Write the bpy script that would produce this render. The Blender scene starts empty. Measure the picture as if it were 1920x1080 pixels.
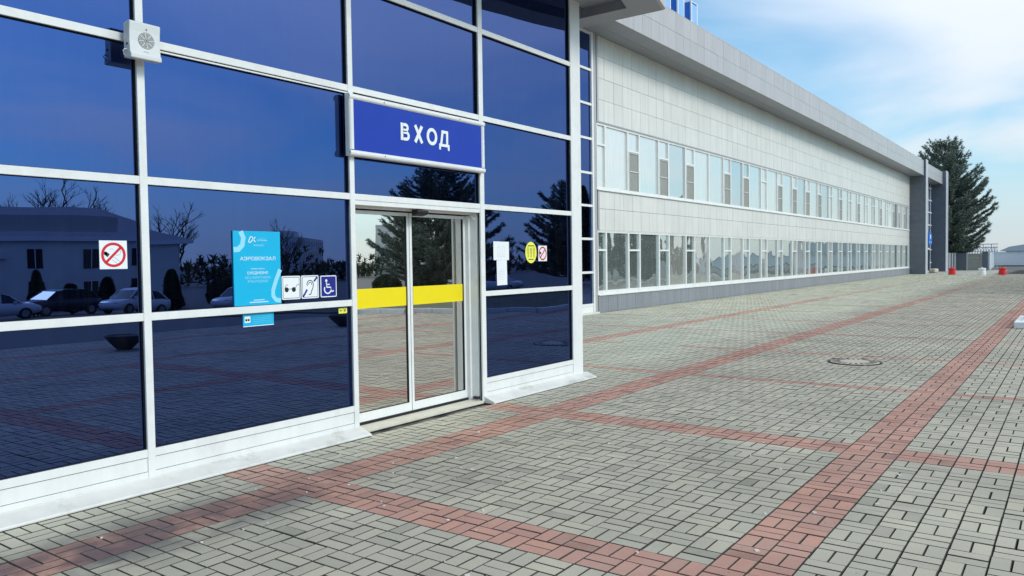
import bpy, math, random
import numpy as np
from mathutils import Matrix, Vector

sc = bpy.context.scene
COL = sc.collection
rng = np.random.default_rng(7)
random.seed(7)
R = math.radians

# ------------------------------------------------------------------ camera
cd = bpy.data.cameras.new('camera')
cam = bpy.data.objects.new('camera', cd)
COL.objects.link(cam)
CR = Vector((0.58668, -0.80969, -0.01409)); CU = Vector((0.03630, 0.00892, 0.99930)); CF = Vector((0.80900, 0.58679, -0.03462))
CP = Vector((0, -5.66, 1.668))
cam.matrix_world = Matrix(((CR.x, CU.x, -CF.x, CP.x), (CR.y, CU.y, -CF.y, CP.y), (CR.z, CU.z, -CF.z, CP.z), (0, 0, 0, 1)))
cd.sensor_width = 36
cd.lens = 1465.07 / 1920 * 36
cd.clip_start = 0.05
cd.clip_end = 6000
sc.camera = cam
FPX = 1465.07


def project(P):
    v = Vector(P) - CP
    z = v.dot(CF)
    if z < 0.1:
        return None
    return 960 + FPX * v.dot(CR) / z, 540 - FPX * v.dot(CU) / z, z


# ------------------------------------------------------------------ sky, sun, exposure
SUN_EL = R(34)
world = bpy.data.worlds.new('World')
sc.world = world
world.use_nodes = True
nt = world.node_tree
nt.nodes.clear()
N = nt.nodes.new
L = nt.links.new
out = N('ShaderNodeOutputWorld'); bg = N('ShaderNodeBackground'); bg.inputs[1].default_value = 0.14
sky = N('ShaderNodeTexSky'); sky.sky_type = 'NISHITA'; sky.sun_disc = False
sky.sun_elevation = SUN_EL; sky.sun_rotation = R(180); sky.air_density = 1.0; sky.dust_density = 0.6; sky.ozone_density = 1.5
tc = N('ShaderNodeTexCoord'); sep = N('ShaderNodeSeparateXYZ'); L(tc.outputs['Generated'], sep.inputs[0])
zc = N('ShaderNodeMath'); zc.operation = 'MAXIMUM'; L(sep.outputs[2], zc.inputs[0]); zc.inputs[1].default_value = 0.0
za = N('ShaderNodeMath'); za.operation = 'ADD'; L(zc.outputs[0], za.inputs[0]); za.inputs[1].default_value = 0.16
dx = N('ShaderNodeMath'); dx.operation = 'DIVIDE'; L(sep.outputs[0], dx.inputs[0]); L(za.outputs[0], dx.inputs[1])
dy = N('ShaderNodeMath'); dy.operation = 'DIVIDE'; L(sep.outputs[1], dy.inputs[0]); L(za.outputs[0], dy.inputs[1])
cmb = N('ShaderNodeCombineXYZ'); L(dx.outputs[0], cmb.inputs[0]); L(dy.outputs[0], cmb.inputs[1]); cmb.inputs[2].default_value = 0.4
noi = N('ShaderNodeTexNoise'); noi.inputs['Scale'].default_value = 0.85; noi.inputs['Detail'].default_value = 7; noi.inputs['Roughness'].default_value = 0.44
noi.inputs['Distortion'].default_value = 0.5
L(cmb.outputs[0], noi.inputs['Vector'])
rmp = N('ShaderNodeValToRGB'); rmp.color_ramp.interpolation = 'EASE'
rmp.color_ramp.elements[0].position = 0.35; rmp.color_ramp.elements[0].color = (0.12, 0.12, 0.12, 1)
rmp.color_ramp.elements[1].position = 0.72; rmp.color_ramp.elements[1].color = (0.78, 0.78, 0.78, 1)
L(noi.outputs[0], rmp.inputs[0])
noi2 = N('ShaderNodeTexNoise'); noi2.inputs['Scale'].default_value = 0.5; noi2.inputs['Detail'].default_value = 4
L(cmb.outputs[0], noi2.inputs['Vector'])
crmp = N('ShaderNodeValToRGB')
crmp.color_ramp.elements[0].position = 0.35; crmp.color_ramp.elements[0].color = (0.84, 0.89, 0.98, 1)
crmp.color_ramp.elements[1].position = 0.65; crmp.color_ramp.elements[1].color = (1.02, 1.0, 1.0, 1)
L(noi2.outputs[0], crmp.inputs[0])
skg = N('ShaderNodeMixRGB'); skg.blend_type = 'MULTIPLY'; skg.inputs[0].default_value = 1.0; skg.inputs[2].default_value = (0.17, 0.60, 0.74, 1)
L(sky.outputs[0], skg.inputs[1])
mx = N('ShaderNodeMixRGB')
# the veil thickens to full cover at the horizon
hz_ = N('ShaderNodeMapRange'); hz_.interpolation_type = 'SMOOTHSTEP'; L(sep.outputs[2], hz_.inputs[0])
hz_.inputs['From Min'].default_value = 0.24; hz_.inputs['From Max'].default_value = -0.02; hz_.inputs['To Max'].default_value = 0.90
cm = N('ShaderNodeMath'); cm.operation = 'MAXIMUM'; L(rmp.outputs[0], cm.inputs[0]); L(hz_.outputs[0], cm.inputs[1])
L(cm.outputs[0], mx.inputs[0]); L(skg.outputs[0], mx.inputs[1])
# thin overcast: brighter overhead than at the horizon
bm = N('ShaderNodeMath'); bm.operation = 'MULTIPLY_ADD'; L(zc.outputs[0], bm.inputs[0]); bm.inputs[1].default_value = 6.0; bm.inputs[2].default_value = 3.1
# the veil is brighter round the hidden sun
dt = N('ShaderNodeVectorMath'); dt.operation = 'DOT_PRODUCT'; L(tc.outputs['Generated'], dt.inputs[0]); dt.inputs[1].default_value = (0, -math.cos(SUN_EL), math.sin(SUN_EL))
d0 = N('ShaderNodeMath'); d0.operation = 'MAXIMUM'; L(dt.outputs['Value'], d0.inputs[0]); d0.inputs[1].default_value = 0.0
d1 = N('ShaderNodeMath'); d1.operation = 'POWER'; L(d0.outputs[0], d1.inputs[0]); d1.inputs[1].default_value = 3.0
d2 = N('ShaderNodeMath'); d2.operation = 'MULTIPLY_ADD'; L(d1.outputs[0], d2.inputs[0]); d2.inputs[1].default_value = 0.9; d2.inputs[2].default_value = 1.0
d3 = N('ShaderNodeMath'); d3.operation = 'MULTIPLY'; L(bm.outputs[0], d3.inputs[0]); L(d2.outputs[0], d3.inputs[1]); bm = d3
cs = N('ShaderNodeVectorMath'); cs.operation = 'SCALE'; L(crmp.outputs[0], cs.inputs[0]); L(bm.outputs[0], cs.inputs['Scale'])
L(cs.outputs[0], mx.inputs[2])
L(mx.outputs[0], bg.inputs[0]); L(bg.outputs[0], out.inputs[0])

sd = bpy.data.lights.new('sun', 'SUN'); sd.energy = 1.0; sd.angle = R(16); sd.color = (1, 0.94, 0.84)
sun = bpy.data.objects.new('sun', sd); COL.objects.link(sun)
sdir = Vector((0.0, -math.cos(SUN_EL), math.sin(SUN_EL)))
sun.rotation_euler = sdir.to_track_quat('Z', 'Y').to_euler()
sun.location = (0, -30, 30)

sc.view_settings.view_transform = 'Standard'
sc.view_settings.look = 'None'
sc.view_settings.exposure = 0.83
sc.view_settings.gamma = 1.0
sc.cycles.use_denoising = True
sc.cycles.max_bounces = 6

# ------------------------------------------------------------------ materials
MATS = {}


def nmat(name):
    m = bpy.data.materials.new(name)
    m.use_nodes = True
    t = m.node_tree
    b = t.nodes['Principled BSDF']
    MATS[name] = m
    return m, t, b


def simple(name, col, rough=0.5, metal=0.0, spec=0.5, var=0.06, scale=6.0, bump=0.0, bscale=60.0, dirt=0.0, streak=0.0):
    """Principled with a little procedural tone variation, optional grime and relief."""
    m, t, b = nmat(name)
    n, l = t.nodes.new, t.links.new
    geo = n('ShaderNodeNewGeometry')
    no = n('ShaderNodeTexNoise'); no.inputs['Scale'].default_value = scale; no.inputs['Detail'].default_value = 6
    l(geo.outputs['Position'], no.inputs['Vector'])
    hsv = n('ShaderNodeMapRange'); hsv.inputs['From Min'].default_value = 0.3; hsv.inputs['From Max'].default_value = 0.7
    hsv.inputs['To Min'].default_value = 1 - var; hsv.inputs['To Max'].default_value = 1 + var
    l(no.outputs[0], hsv.inputs[0])
    mul = n('ShaderNodeVectorMath'); mul.operation = 'SCALE'; mul.inputs[0].default_value = col[:3]
    l(hsv.outputs[0], mul.inputs['Scale'])
    src = mul.outputs[0]
    if streak > 0:
        mpn = n('ShaderNodeMapping'); mpn.inputs['Scale'].default_value = (5, 5, 0.22); l(geo.outputs['Position'], mpn.inputs[0])
        n5 = n('ShaderNodeTexNoise'); n5.inputs['Scale'].default_value = 1.6; n5.inputs['Detail'].default_value = 7; n5.inputs['Roughness'].default_value = 0.65
        l(mpn.outputs[0], n5.inputs['Vector'])
        s5 = n('ShaderNodeMapRange'); s5.inputs['From Min'].default_value = 0.38; s5.inputs['From Max'].default_value = 0.62; s5.inputs['To Min'].default_value = 1 - streak; s5.inputs['To Max'].default_value = 1.0
        l(n5.outputs[0], s5.inputs[0])
        m5 = n('ShaderNodeVectorMath'); m5.operation = 'SCALE'; l(src, m5.inputs[0]); l(s5.outputs[0], m5.inputs['Scale']); src = m5.outputs[0]
        oi5 = n('ShaderNodeObjectInfo')
        s6 = n('ShaderNodeMapRange'); s6.inputs['To Min'].default_value = 1 - streak * 0.5; s6.inputs['To Max'].default_value = 1 + streak * 0.3; l(oi5.outputs['Random'], s6.inputs[0])
        m6 = n('ShaderNodeVectorMath'); m6.operation = 'SCALE'; l(src, m6.inputs[0]); l(s6.outputs[0], m6.inputs['Scale']); src = m6.outputs[0]
    if dirt > 0:
        n2 = n('ShaderNodeTexNoise'); n2.inputs['Scale'].default_value = 2.3; n2.inputs['Detail'].default_value = 9; n2.inputs['Roughness'].default_value = 0.7
        l(geo.outputs['Position'], n2.inputs['Vector'])
        rr = n('ShaderNodeValToRGB'); rr.color_ramp.elements[0].position = 0.52; rr.color_ramp.elements[1].position = 0.75
        rr.color_ramp.elements[1].color = (dirt, dirt, dirt, 1)
        l(n2.outputs[0], rr.inputs[0])
        mm = n('ShaderNodeMixRGB'); l(rr.outputs[0], mm.inputs[0]); l(src, mm.inputs[1]); mm.inputs[2].default_value = (0.19, 0.17, 0.13, 1)
        src = mm.outputs[0]
    l(src, b.inputs['Base Color'])
    b.inputs['Roughness'].default_value = rough; b.inputs['Metallic'].default_value = metal
    b.inputs['Specular IOR Level'].default_value = spec
    if bump > 0:
        n3 = n('ShaderNodeTexNoise'); n3.inputs['Scale'].default_value = bscale; n3.inputs['Detail'].default_value = 4
        l(geo.outputs['Position'], n3.inputs['Vector'])
        bp = n('ShaderNodeBump'); bp.inputs['Strength'].default_value = bump; bp.inputs['Distance'].default_value = 0.01
        l(n3.outputs[0], bp.inputs['Height']); l(bp.outputs[0], b.inputs['Normal'])
    return m


def mirror_glass(name, tint, body, fac, wav=0.004, wscale=0.7, rough=0.0):
    """Coated architectural glass: a tinted mirror over a dark body, slightly wavy, with faint dust and run marks."""
    m, t, b = nmat(name)
    t.nodes.remove(b)
    n, l = t.nodes.new, t.links.new
    o = t.nodes['Material Output']
    geo = n('ShaderNodeNewGeometry')
    no = n('ShaderNodeTexNoise'); no.inputs['Scale'].default_value = wscale; no.inputs['Detail'].default_value = 1
    l(geo.outputs['Position'], no.inputs['Vector'])
    bp = n('ShaderNodeBump'); bp.inputs['Strength'].default_value = 1.0; bp.inputs['Distance'].default_value = wav
    l(no.outputs[0], bp.inputs['Height'])
    gl = n('ShaderNodeBsdfGlossy'); gl.inputs['Color'].default_value = (*tint, 1); gl.inputs['Roughness'].default_value = rough
    l(bp.outputs[0], gl.inputs['Normal'])
    df = n('ShaderNodeBsdfDiffuse')
    mp = n('ShaderNodeMapping'); mp.inputs['Scale'].default_value = (9, 9, 0.6)
    l(geo.outputs['Position'], mp.inputs[0])
    n2 = n('ShaderNodeTexNoise'); n2.inputs['Scale'].default_value = 1.5; n2.inputs['Detail'].default_value = 8; n2.inputs['Roughness'].default_value = 0.7
    l(mp.outputs[0], n2.inputs['Vector'])
    rr = n('ShaderNodeValToRGB'); rr.color_ramp.elements[0].position = 0.45; rr.color_ramp.elements[1].position = 0.8
    rr.color_ramp.elements[0].color = (*body, 1)
    rr.color_ramp.elements[1].color = (body[0] + 0.10, body[1] + 0.11, body[2] + 0.13, 1)
    l(n2.outputs[0], rr.inputs[0]); l(rr.outputs[0], df.inputs['Color'])
    mxs = n('ShaderNodeMixShader'); mxs.inputs[0].default_value = fac
    l(df.outputs[0], mxs.inputs[1]); l(gl.outputs[0], mxs.inputs[2]); l(mxs.outputs[0], o.inputs[0])
    return m


M_white = simple('white_aluminium', (0.77, 0.76, 0.73), rough=0.35, var=0.03, dirt=0.2, streak=0.04)
M_sill = simple('white_sill_metal', (0.69, 0.67, 0.62), rough=0.45, var=0.07, scale=3, dirt=0.7, streak=0.06)
M_gasket = simple('black_rubber', (0.006, 0.006, 0.008), rough=0.8)
M_blue = mirror_glass('blue_reflective_glass', (0.072, 0.115, 0.285), (0.0004, 0.001, 0.020), 0.955, wav=0.004, wscale=0.8)
M_doorglass = mirror_glass('grey_door_glass', (0.90, 0.87, 0.82), (0.03, 0.03, 0.028), 0.92, wav=0.0015, wscale=1.2)
M_winup = mirror_glass('upper_window_glass', (0.95, 0.95, 0.91), (0.54, 0.55, 0.52), 0.60, wav=0.010, wscale=0.8)
M_winlo = mirror_glass('lower_window_glass', (0.84, 0.90, 0.87), (0.21, 0.24, 0.23), 0.66, wav=0.013, wscale=0.9)
M_winup2 = mirror_glass('upper_window_glass_blind', (0.92, 0.93, 0.9), (0.64, 0.64, 0.60), 0.45, wav=0.012, wscale=0.8)
M_winup3 = mirror_glass('upper_window_glass_dim', (0.9, 0.92, 0.9), (0.36, 0.38, 0.37), 0.62, wav=0.012, wscale=0.8)
M_winlo2 = mirror_glass('lower_window_glass_blind', (0.86, 0.88, 0.84), (0.36, 0.36, 0.33), 0.55, wav=0.024, wscale=0.9)
M_mesh = simple('grey_insect_mesh', (0.27, 0.27, 0.24), rough=0.7, var=0.08)
M_panel = simple('cream_wall_panel', (0.675, 0.65, 0.60), rough=0.32, var=0.035, scale=1.2, dirt=0.06, streak=0.09)
M_joint = simple('dark_joint', (0.17, 0.17, 0.165), rough=0.9)
M_fascia = simple('silver_fascia_panel', (0.43, 0.41, 0.41), rough=0.33, var=0.03, scale=1.0, dirt=0.06, streak=0.10)
M_soffit = simple('grey_soffit_panel', (0.27, 0.28, 0.31), rough=0.45, var=0.05)
M_canopy = simple('grey_canopy_panel', (0.30, 0.31, 0.34), rough=0.45, var=0.05)
M_plinth = simple('grey_plinth_tile', (0.25, 0.26, 0.285), rough=0.4, var=0.10, scale=14, bump=0.05, streak=0.15)
M_fin = simple('dark_grey_cladding', (0.115, 0.125, 0.15), rough=0.42, var=0.10, scale=3)
M_fine = simple('light_grey_edge', (0.45, 0.46, 0.49), rough=0.4)
M_bluebox = simple('blue_letter_side', (0.015, 0.17, 0.62), rough=0.35)
M_bluelt = simple('pale_blue_letter_face', (0.22, 0.45, 0.80), rough=0.3)
M_signblue = simple('sign_blue', (0.008, 0.042, 0.36), rough=0.5, spec=0.3, var=0.03)
M_paintwhite = simple('print_white', (0.80, 0.81, 0.81), rough=0.4, var=0.01)
M_cyan = simple('board_cyan', (0.0, 0.42, 0.68), rough=0.35, var=0.02)
M_cyanlt = simple('board_pale_cyan', (0.30, 0.66, 0.82), rough=0.35, var=0.02)
M_red = simple('print_red', (0.62, 0.012, 0.03), rough=0.4)
M_black = simple('print_black', (0.01, 0.01, 0.012), rough=0.5)
M_yellow = simple('print_yellow', (0.84, 0.66, 0.0), rough=0.4, var=0.02)
M_lemon = simple('print_lemon', (0.83, 0.80, 0.10), rough=0.4, var=0.02)
M_navy = simple('print_navy', (0.008, 0.012, 0.22), rough=0.4)
M_greyprint = simple('print_grey', (0.42, 0.44, 0.45), rough=0.5)
M_plastic = simple('white_plastic', (0.66, 0.67, 0.66), rough=0.45, var=0.02)
M_grille = simple('grille_grey', (0.13, 0.13, 0.13), rough=0.6)
M_stone = simple('beige_threshold', (0.62, 0.58, 0.47), rough=0.6, var=0.08, dirt=0.3)
M_concrete = simple('pale_concrete', (0.50, 0.43, 0.33), rough=0.85, var=0.12, scale=12, bump=0.25)
M_iron = simple('rusty_black_iron', (0.03, 0.024, 0.02), rough=0.75, var=0.3)
M_wblock = simple('white_painted_concrete', (0.74, 0.74, 0.71), rough=0.7, var=0.06, dirt=0.4, bump=0.15)
M_bolred = simple('red_plastic', (0.62, 0.015, 0.02), rough=0.4, var=0.08)
M_bolwht = simple('white_barrier_plastic', (0.72, 0.72, 0.70), rough=0.45, var=0.05, dirt=0.3)
M_bark = simple('pine_bark', (0.075, 0.055, 0.04), rough=0.9, var=0.25, scale=5)
M_fence = simple('pale_concrete_fence', (0.50, 0.50, 0.48), rough=0.8, var=0.08, dirt=0.3)
M_beige = simple('beige_gate_panel', (0.33, 0.32, 0.27), rough=0.6, var=0.06)
M_farwall = simple('white_far_wall', (0.60, 0.62, 0.64), rough=0.7, var=0.05)
M_hangar = simple('grey_metal_roof', (0.42, 0.45, 0.48), rough=0.5, var=0.05)
M_plaster = simple('pale_plaster', (0.72, 0.71, 0.67), rough=0.85, var=0.07, scale=0.6)
M_roofm = simple('grey_roof_sheet', (0.22, 0.24, 0.27), rough=0.55, var=0.08, scale=0.8)
M_darkwin = simple('dark_window_pane', (0.02, 0.025, 0.03), rough=0.1)
M_carwhite = simple('white_car_paint', (0.72, 0.73, 0.74), rough=0.2, var=0.01)
M_cardark = simple('dark_car_paint', (0.03, 0.035, 0.045), rough=0.2, var=0.01)
M_rubber = simple('tyre_rubber', (0.015, 0.015, 0.016), rough=0.85)
M_rim = simple('alloy_rim', (0.45, 0.46, 0.47), rough=0.3, metal=1)
M_lampred = simple('red_tail_lamp', (0.5, 0.01, 0.01), rough=0.2)
M_bowl = simple('dark_stone_bowl', (0.06, 0.06, 0.06), rough=0.7, var=0.15)
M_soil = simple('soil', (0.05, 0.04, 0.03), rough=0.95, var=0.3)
M_grass = simple('dry_grass', (0.085, 0.085, 0.045), rough=0.95, var=0.35, scale=1.2)
M_asphalt = simple('asphalt', (0.10, 0.10, 0.098), rough=0.9, var=0.15, scale=2)
M_steel = simple('galvanised_steel', (0.50, 0.52, 0.54), rough=0.5, metal=0.2)
M_paper = simple('paper', (0.78, 0.79, 0.79), rough=0.7, var=0.02)


def leaf_mat(name, c1, c2):
    m, t, b = nmat(name)
    n, l = t.nodes.new, t.links.new
    geo = n('ShaderNodeNewGeometry'); oi = n('ShaderNodeObjectInfo')
    rp = n('ShaderNodeValToRGB'); rp.color_ramp.elements[0].color = (*c1, 1); rp.color_ramp.elements[1].color = (*c2, 1)
    l(geo.outputs['Random Per Island'], rp.inputs[0])
    l(rp.outputs[0], b.inputs['Base Color']); b.inputs['Roughness'].default_value = 0.65
    b.inputs['Specular IOR Level'].default_value = 0.25
    return m


M_needle = leaf_mat('pine_needles', (0.065, 0.09, 0.075), (0.25, 0.30, 0.235))
M_thuja = leaf_mat('thuja_foliage', (0.022, 0.036, 0.018), (0.065, 0.09, 0.04))


# pavers: tone differs from stone to stone, with pores, scuffs and a wet drip line of its own shape
def paver_mat(name, base):
    m, t, b = nmat(name)
    n, l = t.nodes.new, t.links.new
    geo = n('ShaderNodeNewGeometry'); oi = n('ShaderNodeObjectInfo')
    ad = n('ShaderNodeMath'); ad.operation = 'ADD'; l(geo.outputs['Random Per Island'], ad.inputs[0]); l(oi.outputs['Random'], ad.inputs[1])
    fr = n('ShaderNodeMath'); fr.operation = 'FRACT'; l(ad.outputs[0], fr.inputs[0])
    rp = n('ShaderNodeValToRGB')
    e = rp.color_ramp.elements
    e[0].position = 0.0; e[0].color = (base[0] * 0.66, base[1] * 0.67, base[2] * 0.68, 1)
    e[1].position = 1.0; e[1].color = (base[0] * 1.12, base[1] * 1.11, base[2] * 1.08, 1)
    k = e.new(0.07); k.color = (base[0] * 0.92, base[1] * 0.93, base[2] * 0.95, 1)
    k = e.new(0.75); k.color = (base[0] * 1.03, base[1] * 1.03, base[2] * 1.03, 1)
    l(fr.outputs[0], rp.inputs[0])
    # large soft patches of wear
    na = n('ShaderNodeTexNoise'); na.inputs['Scale'].default_value = 0.7; na.inputs['Detail'].default_value = 6; na.inputs['Roughness'].default_value = 0.6
    l(geo.outputs['Position'], na.inputs['Vector'])
    ra = n('ShaderNodeMapRange'); ra.inputs['From Min'].default_value = 0.3; ra.inputs['From Max'].default_value = 0.7; ra.inputs['To Min'].default_value = 0.80; ra.inputs['To Max'].default_value = 1.14
    l(na.outputs[0], ra.inputs[0])
    m1 = n('ShaderNodeVectorMath'); m1.operation = 'SCALE'; l(rp.outputs[0], m1.inputs[0]); l(ra.outputs[0], m1.inputs['Scale'])
    # fine grain
    nb = n('ShaderNodeTexNoise'); nb.inputs['Scale'].default_value = 160; nb.inputs['Detail'].default_value = 3
    l(geo.outputs['Position'], nb.inputs['Vector'])
    rb = n('ShaderNodeMapRange'); rb.inputs['From Min'].default_value = 0.3; rb.inputs['From Max'].default_value = 0.7; rb.inputs['To Min'].default_value = 0.86; rb.inputs['To Max'].default_value = 1.12
    l(nb.outputs[0], rb.inputs[0])
    m2 = n('ShaderNodeVectorMath'); m2.operation = 'SCALE'; l(m1.outputs[0], m2.inputs[0]); l(rb.outputs[0], m2.inputs['Scale'])
    # pale, faded and trodden patches that ignore the stone edges
    nf = n('ShaderNodeTexNoise'); nf.inputs['Scale'].default_value = 1.7; nf.inputs['Detail'].default_value = 8; nf.inputs['Roughness'].default_value = 0.68; nf.inputs['Distortion'].default_value = 0.6
    l(geo.outputs['Position'], nf.inputs['Vector'])
    rf_ = n('ShaderNodeMapRange'); rf_.inputs['From Min'].default_value = 0.46; rf_.inputs['From Max'].default_value = 0.72; rf_.inputs['To Max'].default_value = 0.6; l(nf.outputs[0], rf_.inputs[0])
    mf = n('ShaderNodeMixRGB'); l(rf_.outputs[0], mf.inputs[0]); l(m2.outputs[0], mf.inputs[1]); mf.inputs[2].default_value = (base[0] * 0.55 + 0.21, base[1] * 0.55 + 0.18, base[2] * 0.55 + 0.145, 1)
    m2 = mf
    # dark pits
    vo = n('ShaderNodeTexVoronoi'); vo.inputs['Scale'].default_value = 11
    l(geo.outputs['Position'], vo.inputs['Vector'])
    nd = n('ShaderNodeTexNoise'); nd.inputs['Scale'].default_value = 3.1; nd.inputs['Detail'].default_value = 3
    l(geo.outputs['Position'], nd.inputs['Vector'])
    th = n('ShaderNodeMapRange'); th.inputs['From Min'].default_value = 0.5; th.inputs['From Max'].default_value = 0.8; th.inputs['To Min'].default_value = 0.0; th.inputs['To Max'].default_value = 0.2
    l(nd.outputs[0], th.inputs[0])
    lt = n('ShaderNodeMath'); lt.operation = 'LESS_THAN'; l(vo.outputs['Distance'], lt.inputs[0]); l(th.outputs[0], lt.inputs[1])
    lf = n('ShaderNodeMath'); lf.operation = 'MULTIPLY'; l(lt.outputs[0], lf.inputs[0]); lf.inputs[1].default_value = 0.55
    mp = n('ShaderNodeMixRGB'); l(lf.outputs[0], mp.inputs[0]); l(m2.outputs[0], mp.inputs[1]); mp.inputs[2].default_value = (0.06, 0.055, 0.045, 1)
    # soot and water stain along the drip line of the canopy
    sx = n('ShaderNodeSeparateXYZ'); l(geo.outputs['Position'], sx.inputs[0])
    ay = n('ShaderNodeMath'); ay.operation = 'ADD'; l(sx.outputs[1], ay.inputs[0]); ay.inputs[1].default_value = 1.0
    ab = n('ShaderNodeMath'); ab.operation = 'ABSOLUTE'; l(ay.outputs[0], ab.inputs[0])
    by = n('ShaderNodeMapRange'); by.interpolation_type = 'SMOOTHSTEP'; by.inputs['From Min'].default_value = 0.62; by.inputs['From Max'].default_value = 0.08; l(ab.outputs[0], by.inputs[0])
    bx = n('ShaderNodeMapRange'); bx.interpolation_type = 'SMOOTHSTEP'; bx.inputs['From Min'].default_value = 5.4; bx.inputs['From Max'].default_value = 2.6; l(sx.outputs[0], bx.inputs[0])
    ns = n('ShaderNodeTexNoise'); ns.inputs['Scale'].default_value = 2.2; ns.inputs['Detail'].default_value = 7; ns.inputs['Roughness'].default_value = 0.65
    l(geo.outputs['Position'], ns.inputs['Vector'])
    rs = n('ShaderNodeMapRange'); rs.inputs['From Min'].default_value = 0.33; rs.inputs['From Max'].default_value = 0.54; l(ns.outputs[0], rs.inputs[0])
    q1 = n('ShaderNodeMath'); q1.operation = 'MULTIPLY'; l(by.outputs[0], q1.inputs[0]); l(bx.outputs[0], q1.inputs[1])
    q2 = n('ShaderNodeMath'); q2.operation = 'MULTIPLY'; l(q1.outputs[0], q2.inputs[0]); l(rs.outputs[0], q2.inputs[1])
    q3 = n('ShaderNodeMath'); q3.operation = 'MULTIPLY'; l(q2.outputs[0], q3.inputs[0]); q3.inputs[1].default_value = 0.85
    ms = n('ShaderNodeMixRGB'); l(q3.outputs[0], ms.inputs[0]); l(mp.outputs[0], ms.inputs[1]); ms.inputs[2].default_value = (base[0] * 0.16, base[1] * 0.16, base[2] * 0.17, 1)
    # trodden dust by the wall, plus the far paving's grazing sheen put into the colour
    du = n('ShaderNodeMapRange'); du.interpolation_type = 'SMOOTHSTEP'; du.inputs['From Min'].default_value = -0.95; du.inputs['From Max'].default_value = 0.6; l(sx.outputs[1], du.inputs[0])
    dm = n('ShaderNodeMath'); dm.operation = 'MULTIPLY'; l(du.outputs[0], dm.inputs[0]); l(na.outputs[0], dm.inputs[1])
    dk = n('ShaderNodeMath'); dk.operation = 'MULTIPLY'; dk.use_clamp = True; l(dm.outputs[0], dk.inputs[0]); dk.inputs[1].default_value = 1.5
    md = n('ShaderNodeMixRGB'); l(dk.outputs[0], md.inputs[0]); l(ms.outputs[0], md.inputs[1]); md.inputs[2].default_value = (min(0.6, base[0] * 1.5), base[1] * 1.5, base[2] * 1.5, 1)
    l(md.outputs[0], b.inputs['Base Color'])
    rg = n('ShaderNodeMapRange'); rg.inputs['To Min'].default_value = 0.82; rg.inputs['To Max'].default_value = 0.4; l(q2.outputs[0], rg.inputs[0])
    l(rg.outputs[0], b.inputs['Roughness']); b.inputs['Specular IOR Level'].default_value = 0.35
    bp = n('ShaderNodeBump'); bp.inputs['Strength'].default_value = 0.35; bp.inputs['Distance'].default_value = 0.003
    l(nb.outputs[0], bp.inputs['Height']); l(bp.outputs[0], b.inputs['Normal'])
    return m


M_pgrey = paver_mat('grey_paver', (0.435, 0.395, 0.30))
M_pred = paver_mat('red_paver', (0.47, 0.25, 0.185))


def bed_mat():
    m, t, b = nmat('joint_sand')
    n, l = t.nodes.new, t.links.new
    geo = n('ShaderNodeNewGeometry'); sx = n('ShaderNodeSeparateXYZ'); l(geo.outputs['Position'], sx.inputs[0])
    du = n('ShaderNodeMapRange'); du.interpolation_type = 'SMOOTHSTEP'; du.inputs['From Min'].default_value = -1.0; du.inputs['From Max'].default_value = -0.3; l(sx.outputs[1], du.inputs[0])
    no = n('ShaderNodeTexNoise'); no.inputs['Scale'].default_value = 3; no.inputs['Detail'].default_value = 6; l(geo.outputs['Position'], no.inputs['Vector'])
    rs = n('ShaderNodeMapRange'); rs.inputs['From Min'].default_value = 0.35; rs.inputs['From Max'].default_value = 0.6; l(no.outputs[0], rs.inputs[0])
    q = n('ShaderNodeMath'); q.operation = 'MULTIPLY'; l(du.outputs[0], q.inputs[0]); l(rs.outputs[0], q.inputs[1])
    mx_ = n('ShaderNodeMixRGB'); l(q.outputs[0], mx_.inputs[0]); mx_.inputs[1].default_value = (0.012, 0.010, 0.008, 1); mx_.inputs[2].default_value = (0.24, 0.225, 0.19, 1)
    l(mx_.outputs[0], b.inputs['Base Color']); b.inputs['Roughness'].default_value = 0.95
    return m


M_bed = bed_mat()
M_pedge = simple('soiled_paver_edge', (0.055, 0.048, 0.038), rough=0.95, var=0.3, scale=20)


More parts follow.
